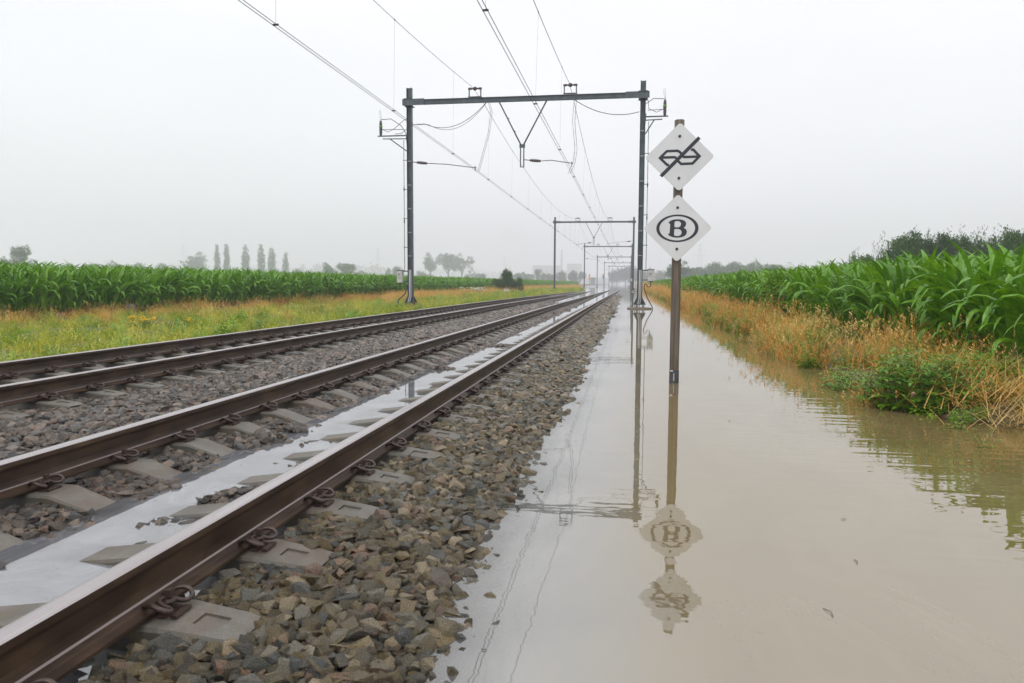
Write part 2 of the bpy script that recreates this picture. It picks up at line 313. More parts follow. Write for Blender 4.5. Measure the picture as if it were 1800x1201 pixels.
o, _, _ = sheet('bank_ground', np.concatenate([[-.15, .3, 1, 1.8], np.linspace(2.1, 6, 24), [8, 12, 30], np.geomspace(60, 1500, 9)]), ys, lambda x, y: ground_z(x, y)-.003, M_soil); tag(o, kind='structure')
bed, _, _ = sheet('ballast_bed', np.concatenate([bed_x, [-.1]]), ys[ys < 420], lambda x, y: ground_z(x, y)-.045 if x > -7.6 else ground_z(x, y), M_bed); tag(bed, kind='structure')

# ------------------------------------------------------------------ flood water
wx = np.concatenate([-np.geomspace(900, 24, 10), np.linspace(-20, -8, 14), np.arange(-7.8, .4, .075), np.linspace(.5, 2, 6), np.linspace(2.1, 4.5, 18), [6, 12, 40, 200, 900]])
wy = np.concatenate([np.arange(-6, .8, 1), np.arange(.8, 16, .045), np.geomspace(16, 150, 240)[1:], np.geomspace(160, 3000, 16)])
water, WV, WF = sheet('flood_water', wx, wy, lambda x, y: 0.0, None)
water.data.materials.clear(); tag(water, kind='structure')
def solid_z(x, y):
    z = ground_z(x, y)
    if -3.6 < x < -1.04 and y < 40 and abs((y-1.5265+.3) % .6-.3) < .10: z = max(z, float(np.interp(x+2.3225, [-.56, -.33, -.1, .09, .35, .56], [.074, 0, -.022, 0, .036, .07]))-sink(y))
    return z
dep = np.array([max(0.0, -solid_z(float(x), float(y))) if -8 < x < 4.5 and y < 150 else .06 for x, y, z in WV], np.float32)
at = water.data.attributes.new('depth', 'FLOAT', 'POINT'); at.data.foreach_set('value', dep)
m = bpy.data.materials.new('muddy_water'); m.use_nodes = True; nt = m.node_tree; b = nt.nodes['Principled BSDF']; M_water = m
at = N(nt, 'ShaderNodeAttribute', attribute_name='depth')
v = wcoords(nt)
sw = noise(nt, wcoords(nt, (1.0, .45, 1)), 1.3, 6, .6, 1.6)
g = N(nt, 'ShaderNodeNewGeometry'); sx = N(nt, 'ShaderNodeSeparateXYZ'); nt.links.new(g.outputs['Position'], sx.inputs[0])
def math_(op, a, b_=None, c_=None):
    n = N(nt, 'ShaderNodeMath', operation=op)
    for i, q in enumerate((a, b_, c_)):
        if q is None: continue
        if isinstance(q, (int, float)): n.inputs[i].default_value = q
        else: nt.links.new(q, n.inputs[i])
    return n.outputs[0]
def mrange(val, a, b_, c_, d_):
    n = N(nt, 'ShaderNodeMapRange', inp={1: a, 2: b_, 3: c_, 4: d_}, interpolation_type='SMOOTHSTEP'); nt.links.new(val, n.inputs[0]); return n.outputs[0]
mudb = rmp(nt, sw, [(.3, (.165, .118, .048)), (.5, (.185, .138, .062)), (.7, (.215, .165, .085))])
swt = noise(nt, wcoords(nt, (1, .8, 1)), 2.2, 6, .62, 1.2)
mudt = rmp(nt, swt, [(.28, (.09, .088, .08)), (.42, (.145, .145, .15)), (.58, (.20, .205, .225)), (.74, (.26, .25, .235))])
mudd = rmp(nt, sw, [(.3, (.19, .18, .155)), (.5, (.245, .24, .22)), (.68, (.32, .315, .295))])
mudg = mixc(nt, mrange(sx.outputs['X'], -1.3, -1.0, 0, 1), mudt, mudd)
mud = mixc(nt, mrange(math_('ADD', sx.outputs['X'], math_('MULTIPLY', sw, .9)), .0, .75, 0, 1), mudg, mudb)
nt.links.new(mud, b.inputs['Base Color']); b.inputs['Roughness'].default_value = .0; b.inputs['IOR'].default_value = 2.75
# small ripples, with a few longer swells
h1 = noise(nt, wcoords(nt, (1.0, 1.9, 1)), 2.1, 2, .45, .3); h2 = noise(nt, wcoords(nt, (1.0, 2.3, 1)), 7.5, 2, .4); h3 = noise(nt, wcoords(nt, (.35, 3.0, 1)), 2.3, 1, .4, .2)
mask_r = math_('MULTIPLY', mrange(sx.outputs['X'], .5, 2.2, .12, 1), math_('MULTIPLY', mrange(sx.outputs['Y'], 9.0, 6.5, 0, 1), mrange(sx.outputs['Y'], 2.6, 4.2, 0, 1)))
calm = mrange(sx.outputs['X'], -1.0, -.5, .22, 1.0)
hh = math_('ADD', math_('MULTIPLY', h1, .20), math_('MULTIPLY', h2, .055)); hh = math_('ADD', math_('MULTIPLY', hh, calm), math_('MULTIPLY', math_('MULTIPLY', h3, mask_r), 1.1))
bm = bump(nt, b, hh, 1.0, .0042)
tb = N(nt, 'ShaderNodeBsdfTransparent', inp={'Color': (.95, .92, .86, 1)}); gb = N(nt, 'ShaderNodeBsdfGlossy', inp={'Roughness': .0}); nt.links.new(bm.outputs[0], gb.inputs['Normal'])
fr = N(nt, 'ShaderNodeFresnel', inp={'IOR': 2.6}); nt.links.new(bm.outputs[0], fr.inputs['Normal'])
clear = N(nt, 'ShaderNodeMixShader'); nt.links.new(fr.outputs[0], clear.inputs[0]); nt.links.new(tb.outputs[0], clear.inputs[1]); nt.links.new(gb.outputs[0], clear.inputs[2])
# murk from real water depth: exp(-k d)
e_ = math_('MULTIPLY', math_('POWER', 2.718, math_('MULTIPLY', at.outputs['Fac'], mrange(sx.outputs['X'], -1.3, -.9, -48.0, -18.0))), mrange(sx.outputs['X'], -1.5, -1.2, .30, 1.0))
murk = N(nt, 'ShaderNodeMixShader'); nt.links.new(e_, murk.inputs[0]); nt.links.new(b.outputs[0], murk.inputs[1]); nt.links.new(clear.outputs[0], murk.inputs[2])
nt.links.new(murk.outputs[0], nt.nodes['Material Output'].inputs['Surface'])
water.data.materials.append(M_water)

# ------------------------------------------------------------------ rails
RAIL_X = {'RR': -1.569, 'RL': -3.076, 'LR': -5.25, 'LL': -6.757}
RZ = {'RR': .26, 'RL': .26, 'LR': .272, 'LL': .272}
prof = [(-.075, -.172), (-.075, -.161), (-.045, -.154), (-.024, -.148), (-.0125, -.132), (-.0085, -.11), (-.0085, -.06), (-.013, -.045), (-.034, -.036), (-.036, -.030), (-.0355, -.008), (-.030, -.0025), (-.02, -.0005),
        (0, 0), (.02, -.0005), (.030, -.0025), (.0355, -.008), (.036, -.030), (.034, -.036), (.013, -.045), (.0085, -.06), (.0085, -.11), (.0115, -.128), (.0145, -.139), (.0205, -.1445), (.045, -.154), (.075, -.161), (.075, -.172)]
def rail(key, label, yend, sk):
    ysr = np.concatenate([np.arange(-3, 30, 3.0), np.arange(30, yend+4, 4.0)]); n = len(prof)
    V = [(RAIL_X[key]+px, y, RZ[key]-sk(y)+pz) for y in ysr for px, pz in prof]; F = []; mi = []
    for i in range(len(ysr)-1):
        for k in range(n):
            k2 = (k+1) % n; F.append((i*n+k, i*n+k2, (i+1)*n+k2, (i+1)*n+k))
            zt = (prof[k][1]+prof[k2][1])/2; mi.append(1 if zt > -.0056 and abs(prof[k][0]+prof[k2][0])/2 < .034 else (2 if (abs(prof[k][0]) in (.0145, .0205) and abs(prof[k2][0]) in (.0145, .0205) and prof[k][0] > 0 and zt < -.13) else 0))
    me = bpy.data.meshes.new('rail'); me.from_pydata(V, [], F); me.polygons.foreach_set('material_index', mi); me.update()
    bmm = bmesh.new(); bmm.from_mesh(me); bmesh.ops.recalc_face_normals(bmm, faces=bmm.faces); bmm.to_mesh(me); bmm.free()
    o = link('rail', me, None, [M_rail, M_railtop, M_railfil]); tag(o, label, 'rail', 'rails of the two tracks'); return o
rail('RR', 'rusty steel rail running beside the flooded ditch, edge of the gravel shoulder', 170, sink)
rail('RL', 'rusty steel rail between the middle gravel strip and the flooded trough', 170, sink)
rail('LR', 'rusty rail with gravel on its camera side, inner rail of the far track', 150, sinkL)
rail('LL', 'rusty rail directly in front of the green flooded verge, outermost on the far track', 150, sinkL)

# ------------------------------------------------------------------ sleepers with clips
def sleeper_mesh(detail=True):
    st = [(-1.14, .040, .095), (-1.07, .052, .105), (-.93, .068, .112), (-.88, .075, .115), (-.62, .076, .112), (-.56, .074, .11), (-.33, .0, .10), (-.1, -.022, .095), (.09, .0, .095), (.35, .036, .10), (.56, .074, .11), (.62, .076, .112), (.88, .075, .115), (.93, .068, .112), (1.07, .052, .105), (1.14, .040, .095)]
    bmm = bmesh.new(); rows = []
    for u, z, hw in st:
        end = abs(u) > 1.25
        rows.append([bmm.verts.new((u, -hw-.035, -.10)), bmm.verts.new((u, -hw, z-.012)), bmm.verts.new((u, -hw+.010, z)), bmm.verts.new((u, hw-.010, z)), bmm.verts.new((u, hw, z-.012)), bmm.verts.new((u, hw+.035, -.10))])
    tops = []
    for a, c in zip(rows, rows[1:]):
        for k in range(5):
            f = bmm.faces.new((a[k], c[k], c[k+1], a[k+1]))
            if k == 2: tops.append(f)
    bmm.faces.new(rows[0]); bmm.faces.new(list(reversed(rows[-1])))
    if detail:
        for f in (tops[1], tops[13]):
            bmesh.ops.inset_individual(bmm, faces=[f], thickness=.032, depth=0); cy_ = sum(v.co.y for v in f.verts)/4
            for v in f.verts: v.co.y = cy_+(v.co.y-cy_)*.5
            bmesh.ops.inset_individual(bmm, faces=[f], thickness=.004, depth=-.008)
    bmesh.ops.recalc_face_normals(bmm, faces=bmm.faces)
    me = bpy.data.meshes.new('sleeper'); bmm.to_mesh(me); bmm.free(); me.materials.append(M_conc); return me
def clip_mesh():
    mb = MB(); pts = []
    half = [(0.012, 0.0, .030), (.016, .018, .032), (.040, .026, .026), (.068, .030, .018), (.086, .046, .018), (.084, .066, .026), (.062, .078, .040), (.034, .072, .046), (.008, .058, .036), (-.012, .045, .026)]
    full = [(u, -v_, z) for u, v_, z in reversed(half)]+half[1:]
    # smooth the wire once
    P = [Vector(p) for p in full]; Q = [P[0]]
    for a, c in zip(P, P[1:]): Q += [a*.75+c*.25, a*.25+c*.75]
    Q.append(P[-1]); mb.tube(Q, .0085, 6)
    return mb
def clip_objs():
    me = clip_mesh().mesh('rail_clip'); me.materials.append(M_clip)
    bo = MB(); bo.lathe([(0, .011), (.6, .011), (.62, .019), (.72, .019), (.74, .015)], (.045, 0, -.005), (.045, 0, .055), 8); bo.box((.045, 0, .057), (.021, .021, .024)); bo.lathe([(0, .021), (1, .021)], (.045, 0, .028), (.045, 0, .034), 10)
    bme = bo.mesh('bolt'); bme.materials.append(M_clip)
    gp = MB(); gp.box((.085, 0, -.004), (.022, .08, .01)); gp.box((.045, 0, -.007), (.03, .09, .006)); gme = gp.mesh('guide_plate'); gme.materials.append(M_clip)
    return me, bme, gme
clip_me, bolt_me, guide_me = clip_objs()
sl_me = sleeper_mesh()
# proto far clip (joined simple) for distant sleepers
fc = clip_mesh(); fc.box((.045, 0, .04), (.03, .03, .05)); far_clip_me = fc.mesh('rail_clip_far'); far_clip_me.materials.append(M_clip)
SL = []
for tr, cx, sk, y0, y1 in (('R', -2.3225, sink, .95-.0, 168), ('L', -6.0035, sinkL, 4.0, 120)):
    ph = .20 if tr == 'R' else .33
    y = ph
    ymin = .85 if tr == 'R' else 3.9
    while y < y1:
        if y > ymin: SL.append((tr, cx, y, sk))
        y += .6
YR0 = 1.5265  # first bolt seen on the near rail
SL = [(t_, cx, (YR0+.6*round((y-YR0)/.6) if t_ == 'R' else y+.08), sk) for t_, cx, y, sk in SL]
SL.sort(key=lambda s: s[2])
far_v = MB()
nsl = 0; seen_s = {'R': 0, 'L': 0}; ORD = ['first', 'second', 'third', 'fourth', 'fifth', 'sixth', 'seventh', 'eighth', 'ninth', 'tenth']
for t_, cx, y, sk in SL:
    z = -sk(y) + (.012 if t_ == 'L' else 0)
    if nsl < 292:
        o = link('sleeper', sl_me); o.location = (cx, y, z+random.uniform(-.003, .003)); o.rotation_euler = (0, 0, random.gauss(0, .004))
        if t_ == 'R':
            lb = 'grey concrete sleeper under the track nearest the flooded ditch, its middle below water'
            gp_ = 'sleepers of the track beside the ditch'
        else:
            lb = 'grey concrete sleeper under the far track beside the green verge'; gp_ = 'sleepers of the far track'
        kk = seen_s[t_]; seen_s[t_] += 1
        if kk < 10:
            lb = ORD[kk]+(' sleeper from the camera under the track beside the ditch, grey concrete' if t_ == 'R' else ' sleeper from the picture edge under the far track, pale grey concrete')
        tag(o, lb, 'sleeper', gp_); nsl += 1
        if y < 62:
            for s_, xr in ((1, .7535), (-1, -.7535)):
                sides = (1, -1) if y < 9 else (1,)
                for sd in sides:
                    c_ = link('rail_clip', clip_me if y < 25 else far_clip_me, o); c_.location = (xr+sd*.050, 0, .086); c_.scale = (1.0, 1.08, 1.0); 
                    if sd < 0: c_.rotation_euler = (0, 0, math.pi)
                    if y < 25:
                        b_ = link('bolt', bolt_me, c_)
                        if y < 14: link('guide_plate', guide_me, c_)
    else:
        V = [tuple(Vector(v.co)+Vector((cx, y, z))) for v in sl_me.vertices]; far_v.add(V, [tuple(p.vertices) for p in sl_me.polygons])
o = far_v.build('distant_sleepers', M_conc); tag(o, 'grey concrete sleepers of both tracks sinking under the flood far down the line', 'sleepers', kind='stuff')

# ------------------------------------------------------------------ ballast stones
def stone_mesh(i, flat=1.0, bev=True):
    r = random.Random(100+i); bmm = bmesh.new()
    for k in range(r.choice((9, 11, 14, 18))):
        th = r.uniform(0, 2*math.pi); ph = math.acos(r.uniform(-1, 1)); rad = r.uniform(.72, 1.12)
        bmm.verts.new((rad*math.sin(ph)*math.cos(th)*.62, rad*math.sin(ph)*math.sin(th)*.46, rad*math.cos(ph)*.36*flat))
    g_ = bmesh.ops.convex_hull(bmm, input=bmm.verts); 
    loose = [v for v in bmm.verts if not v.link_faces]; bmesh.ops.delete(bmm, geom=loose, context='VERTS')
    bmesh.ops.dissolve_limit(bmm, angle_limit=math.radians(14), verts=bmm.verts, edges=bmm.edges)
    if bev: bmesh.ops.bevel(bmm, geom=list(bmm.edges), offset=.016, segments=1, affect='EDGES', profile=.5)
    bmesh.ops.triangulate(bmm, faces=bmm.faces); bmesh.ops.recalc_face_normals(bmm, faces=bmm.faces)
    me = bpy.data.meshes.new('stone'); bmm.to_mesh(me); bmm.free(); return me
stA = [stone_mesh(i, random.uniform(.8, 1.25)) for i in range(14)]
for me in stA: me.materials.append(M_stoneA)
stB = []
for i in range(14):
    me = stone_mesh(50+i, random.uniform(.7, 1.2)); me.materials.append(M_stoneB); stB.append(me)
def near_sleeper(x, y):
    if -3.48 < x < -1.165: p = ((y-YR0+.3) % .6)-.3
    elif -7.16 < x < -4.85: p = ((y-(.33+.08)+.3) % .6)-.3
    else: return False
    return abs(p) < .12
def near_rail(x): return any(abs(x-rx) < .075 for rx in RAIL_X.values())
A, B = [], []
def lay(x0, x1, y0, y1, s, target_b, keep=1.0, layers=2):
    for L_ in range(layers):
        y = y0+L_*s*.35
        while y < y1:
            x = x0+random.uniform(0, s)
            while x < x1:
                xx = x+random.uniform(-.4, .4)*s; yy = y+random.uniform(-.4, .4)*s
                if in_view(xx, yy) and not near_sleeper(xx, yy) and not near_rail(xx) and random.random() < keep:
                    z = ground_z(xx, yy)
                    if z > -.09 and not (target_b is B and -2.55 < xx < -1.6 and z < -.046 and random.random() < .9):
                        sz = s*1.55*random.choice((.45, .6, .75, .9, 1.0, 1.15, 1.5))*random.uniform(.85, 1.1)
                        target_b.append((xx, yy, z-.012+L_*.008+random.uniform(-.008, .010), sz))
                x += s
            y += s
lay(-1.5, -.30, .45, 9, .044, A, layers=3); lay(-1.5, -.30, 9, 22, .060, A); lay(-1.5, -.45, 22, 70, .085, A, layers=1); lay(-1.4, -.7, 70, 85, .1, A, .4, 1)
def inner(x0, x1, y0, y1, s, keep, ly=2): lay(x0, x1, y0, y1, s, B, keep, ly)
inner(-3.0, -2.48, .95, 12, .046, 1.0, 3); inner(-3.0, -2.50, 12, 40, .065, 1.0, 3)
inner(-2.50, -2.2, .95, 24, .048, .6, 2); inner(-2.22, -1.64, .95, 16, .046, .8, 2); inner(-2.2, -1.64, 16, 40, .07, .5, 1); inner(-1.9, -1.64, 14, 40, .07, .4, 1)
inner(-5.17, -3.15, 2.2, 12, .050, 1.0); inner(-5.17, -3.15, 12, 26, .068, 1.0); inner(-5.15, -3.15, 26, 62, .11, 1.0, 1)
inner(-6.68, -5.33, 3.9, 16, .055, 1.0, 1); inner(-6.68, -5.33, 16, 50, .09, 1.0, 1); inner(-7.5, -6.83, 5, 40, .09, .8, 1)
def emit(lst, name, meshes, label):
    lst.sort(key=lambda p: p[1]/p[3])
    n = len(lst); P = np.array([p[:3] for p in lst]); S = np.array([p[3] for p in lst])
    rot = np.stack([rng.normal(0, .35, n), rng.normal(0, .35, n), rng.uniform(0, 6.28, n)], 1); scl = np.stack([S, S*rng.uniform(.8, 1.2, n), S*rng.uniform(.8, 1.2, n)], 1); idx = rng.integers(0, len(meshes), n)
    k0 = 0
    if name == 'loose_shoulder_ballast':
        k0 = 295
        for k in range(k0):
            o = link('stone', meshes[idx[k]], bed); o.location = P[k]; o.rotation_euler = rot[k]; o.scale = scl[k]
    o = scatter(name, P[k0:], rot[k0:], scl[k0:], idx[k0:], meshes); tag(o, label, 'ballast', kind='stuff')
emit(A, 'loose_shoulder_ballast', stA, 'olive and grey crushed stones on the shoulder between rail and ditch')
emit(B, 'loose_track_ballast', stB, 'grey crushed stones between and inside the two tracks')

# ------------------------------------------------------------------ overhead line gantries
GY, GSP = 33.83, 67.99
XL, XR = -10.27, .46
def make_gantry(y, idx):
    det = idx == 0
    root = empty('overhead_line_gantry', (0, y, 0))
    sides = (('L', XL, 10.17, 9.475), ('R', XR, 10.10, 9.475))
    for s_, x, top, bz in sides:
        mb = MB(); h = .235; z0 = .22
        for sg in (-1, 1): mb.box((x+sg*(h/2-.009), 0, (top+z0)/2), (.018, h, top-z0))
        mb.box((x, 0, (top+z0)/2-.001), (h-.036, .012, top-z0-.004)); p_ = mb.build('post', M_galv, root)
        mb = MB(); mb.box((x, 0, .205), (.56, .5, .03))
        for sg in (-1, 1):
            for yy in (-.14, .14): mb.prism([(x+sg*.1185, .22), (x+sg*.27, .22), (x+sg*.1185, .52)] if sg > 0 else [(x-.27, .22), (x-.1185, .22), (x-.1185, .52)], yy-.008, yy+.008)
        for sx_ in (-.2, -.13, .13, .2) if det else (-.2, .2): 
            for yy in (-.18, .18): mb.tube([(x+sx_, yy, .04), (x+sx_, yy, .27)], .018, 6)
        mb.build('base_plate', M_dark, root)
        mb = MB(); mb.tube([(x, 0, -.6), (x, 0, .045), (x, 0, .06)], [.55, .55, .53], 20); mb.build('foundation', M_conc2, root)
    zl, zr = 9.475, 9.445
    mb = MB(); a, b2 = Vector((XL-.22, -.165, zl)), Vector((XR+.26, -.165, zr))
    mb.bar(a+Vector((0, 0, .105)), b2+Vector((0, 0, .105)), .14, .016); mb.bar(a-Vector((0, 0, .105)), b2-Vector((0, 0, .105)), .14, .016); mb.bar(a, b2, .012, .194); mb.build('crossbeam', M_galv, root)
    for x in (XL, XR):
        mb = MB(); sx_ = 1 if x == XL else -1; mb.box((x+sx_*.25, -.245, zl if sx_ > 0 else zr), (1.05, .012, .29)); mb.box((x, -.05, (zl if sx_ > 0 else zr)-.155), (.4, .5, .02)); mb.box((x, -.05, (zl if sx_ > 0 else zr)+.155), (.4, .5, .02)); mb.build('bracket_plate', M_galv, root)
    for x in (-7.12, -2.76):
        mb = MB(); zz = 9.475+.116
        mb.box((x, -.16, zz+.03), (.62, .16, .02))
        for sg in (-1, 1): mb.bar((x+sg*.27, -.16, zz+.04), (x+sg*.27, -.16, zz+.40), .05, .05)
        fr_ = mb.build('insulator_frame', M_galv, root)
        mb = MB()
        for sg in (-1, 1): mb.lathe([(0, .03), (.1, .06), (.18, .035), (.3, .07), (.4, .035), (.5, .07), (.6, .035), (.7, .06), (.8, .03), (1, .03)], (x+sg*.32, -.16, zz+.40), (x+sg*.09, -.16, zz+.40), 8)
        mb.lathe([(0, .05), (.3, .09), (.7, .09), (1, .05)], (x-.09, -.16, zz+.40), (x+.09, -.16, zz+.40), 8); mb.build('insulator', M_porc, fr_)
    mb = MB(); mb.tube([(-5.99, -.16, 9.35), (-4.98, -.16, 7.40)], .035, 6); mb.tube([(-3.82, -.16, 9.35), (-4.87, -.16, 7.40)], .035, 6)
    mb.box((-4.925, -.16, 7.36), (.26, .03, .16)); mb.box((-5.0, -.16, 6.88), (.05, .05, .95)); mb.box((-4.85, -.16, 6.88), (.05, .05, .95)); mb.box((-4.925, -.16, 6.42), (.2, .05, .03))
    if det: mb.bar((-5.62, -.16, 8.64), (-5.52, -.16, 8.60), .03); mb.bar((-5.33, -.16, 8.06), (-5.22, -.16, 8.0), .03)
    mb.build('hanger', M_galv, root)
    # registration arms alternate: pull from the post, or from the hanger
    def arm(ax, az, bx, bz, up):
        t = MB(); ins = Vector((ax, -.16, az)); e = Vector((bx, -.16, bz)); d = (e-ins).normalized(); q = ins+d*.25; r_ = ins+d*.75
        t.tube([ins, q], .02, 5); t.tube([r_, (ins*.45+e*.55)+Vector((0, 0, up)), e], .018, 5); t.bar(e+Vector((-.06, 0, .09)), e+Vector((-.06, 0, -.14)), .03)
        o_ = t.build('registration_arm', M_wire, root); i2 = MB(); i2.lathe([(0, .03), (.08, .075), (.16, .04), (.26, .085), (.36, .045), (.46, .09), (.56, .045), (.68, .085), (.78, .045), (.9, .07), (1, .03)], q, r_, 8); i2.build('insulator', M_porc, o_)
    if idx % 2 == 0:
        arm(XL+.13, 6.76, -7.05, 6.42, .04); arm(-4.82, 6.74, -2.60, 6.53, .07)
    else:
        arm(-5.03, 6.70, -7.2, 6.42, .05); arm(XR-.13, 6.86, -3.0, 6.53, .04)
    # cable runs
    if det:
        def sag(a, b_, s, n=14): a, b_ = Vector(a), Vector(b_); return [a.lerp(b_, t/n)+Vector((0, 0, -4*s*(t/n)*(1-t/n))) for t in range(n+1)]
        mb = MB()
        mb.tube([(-10.9, -.25, 8.04), (-10.6, -.25, 8.05), (-10.2, -.2, 8.40), (-9.9, -.16, 8.47)]+sag((-9.5, -.16, 8.48), (-6.6, -.16, 9.34), .55)[0:], .014, 5)
        mb.tube([(-9.9, -.2, 8.45)]+sag((-9.3, -.2, 8.43), (-6.6, -.16, 9.32), .62), .010, 5)
        mb.tube(sag((-2.6, -.16, 9.36), (.3, -.16, 8.72), .35), .016, 5)
        for xw in (-6.4, -6.33): mb.tube([(xw-.1, -.16, 9.35), (xw+.02, -.16, 8.9), (xw-.12, -.1, 8.0), (xw-.45, 0, 6.9), (xw-.62, 0, 6.3)], .008, 4)
        for xw in (-2.6, -2.5): mb.tube([(xw+.02, -.16, 9.35), (xw-.05, -.16, 8.4), (xw+.06, 0, 7.2), (xw-.02, 0, 6.6), (xw-.28, .4, 6.15)], .008, 4)
        mb.build('jumper_cable', M_wire, root)
        for sg, px, tip in ((-1, XL, -11.78), (1, XR, 1.56)):
            z1 = 7.98 if sg < 0 else 8.50; bz_ = 7.27 if sg < 0 else 7.75; near = px+sg*.12
            mb = MB(); mb.bar((near, -.14, z1), (tip, -.14, z1), .06, .05); mb.bar((near, -.14, z1-.15), (tip-sg*.25, -.14, z1-.13), .05, .04); mb.bar((near, -.14, bz_), (tip-sg*.6, -.14, z1-.14), .04, .05)
            mb.tube([(near+sg*.1, -.14, z1+.28), (tip-sg*.1, -.14, z1+.30)], .014, 5)
            br = mb.build('arrester_bracket', M_galv, root)
            mb = MB(); xx = tip-sg*.15
            prof_ = [(0, .05), (.1, .07)]+[(.15+.07*k, .085 if k % 2 else .05) for k in range(11)]+[(.95, .06), (1, .02)]
            mb.lathe(prof_, (xx, -.14, z1+.03), (xx, -.14, z1+.72), 8); mb.lathe([(0, .09), (1, .09)], (xx, -.14, z1+.42), (xx, -.14, z1+.47), 8, 1)
            sa = mb.build('surge_arrester', [M_dark, M_green], root)
            mb = MB(); mb.tube([(xx+.02, -.14, z1+.72), (xx-.05, -.14, z1+.95), (xx-.07, -.14, z1+1.18), (xx-.02, -.14, z1+1.2), (xx+.03, -.14, z1+.95), (xx+.02, -.14, z1+.72)], .008, 4); mb.build('indicator_loop', M_poly, sa)
            mb = MB(); mb.tube([(xx, -.14, z1+.75), (xx-sg*.5, -.14, z1+.78), (xx-sg*1.0, -.14, z1+.45), (near+sg*.02, -.14, z1+.1), (near-sg*.03, -.14, z1-.5)], .016, 5)
            mb.tube([(xx, -.14, z1+.35), (xx-sg*.35, -.14, z1+.18), (xx-sg*.7, -.14, z1+.35), (near+sg*.1, -.14, z1+.72), (near-sg*.1, -.14, z1+.75)], .013, 5); mb.build('arrester_cable', M_wire, root)
            # switch box, rod and hose
            cxb = -10.75 if sg < 0 else .95; hz = (1.14, 1.70) if sg < 0 else (1.25, 1.76)
            mb = MB(); mb.box((cxb, -.1, (hz[0]+hz[1])/2), (.27, .22, hz[1]-hz[0])); mb.box((cxb, -.215, (hz[0]+hz[1])/2), (.25, .012, hz[1]-hz[0]-.03)); bx_ = mb.build('switch_box', M_cab, root)
            mb = MB(); mb.box((cxb, -.1, hz[1]+.015), (.31, .26, .03)); mb.build('box_lid', M_dark, bx_); mb = MB(); mb.box((cxb, -.1, hz[0]-.02), (.2, .16, .04)); mb.build('cable_gland', M_dark, bx_); mb = MB(); mb.bar((cxb, -.02, hz[1]-.02), (px, -.02, hz[1]-.02), .05, .05); mb.bar((cxb, -.02, hz[0]+.05), (px, -.02, hz[0]+.05), .04, .04)
            mb.build('box_mount', M_dark, bx_); mb = MB(); mb.box((cxb-.02, -.225, hz[1]-.17), (.07, .012, .05)); mb.build('box_handle', M_dark, bx_)
            mb = MB(); rx = px+sg*.26; mb.tube([(rx, -.1, hz[1]), (rx, -.1, z1-.2)], .014, 5)
            for zz in np.arange(hz[1]+1.1, z1-.4, 1.35): mb.bar((px, -.1, zz), (rx+sg*.05, -.1, zz), .03, .025); 
            for zz in (hz[1]+2.2, 5.4): mb.lathe([(0, .015), (.5, .032), (1, .015)], (rx, -.1, zz), (rx, -.1, zz+.25), 6)
            mb.build('operating_rod', M_dark, root)
            mb = MB()
            if sg < 0: mb.tube([(px-.2, -.1, 1.0), (px-.14, -.12, .85), (px-.25, -.15, .6), (px-.55, -.2, .32), (px-.6, -.2, -.05)], .028, 6)
            else: mb.tube([(cxb, -.1, hz[0]-.03), (cxb-.02, -.1, 1.02), (cxb-.12, -.1, .98), (cxb-.2, -.1, 1.1), (cxb-.27, -.1, 1.12), (cxb-.30, -.1, .95), (cxb-.15, -.12, .5), (cxb+.08, -.15, .1), (cxb+.1, -.15, -.1)], .025, 6)
            mb.build('cable_hose', M_dark, root)
            mb = MB(); mb.tube([(px-.02, -.13, 1.75), (px-.02, -.13, .5), (px-.08, -.2, .2), (px-.1, -.24, -.05)], .035, 6); mb.tube([(px+.05, -.13, 1.75), (px+.05, -.13, .5), (px+.01, -.2, .2), (px-.01, -.24, -.05)], .025, 6); mb.build('conduit', M_poly, root)
            mb = MB()
            for zz in np.arange(2.4, z1-.3, 1.1): mb.box((px-.01*sg, -.125, zz), (.16, .03, .035))
            mb.build('cable_clamp', M_poly, root)
    elif idx < 4:
        mb = MB(); mb.box((XR-.19, 0, 1.6), (.2, .2, .35)); mb.box((XL, -.13, .3), (.34, .03, .12)); mb.build('number_plate', M_white if idx == 1 else M_dark, root)
    return root
glabels = ['nearest grey steel gantry spanning both tracks, hung with cables and two switch boxes',
           'second grey steel gantry, first one framed inside the nearest gantry', 'third grey steel gantry along the line, just right of the white plume',
           'fourth steel gantry along the line, left post beside the yellow and blue sign', 'fifth steel gantry, pale in the mist down the line', 'sixth steel gantry, misty and small down the line',
           'seventh steel gantry, faint in the mist before the end of the line', 'farthest visible steel gantry, nearly lost in mist']
for i in range(8):
    g_ = make_gantry(GY+GSP*i, i); tag(g_, glabels[i], 'gantry', 'gantries over the two tracks')

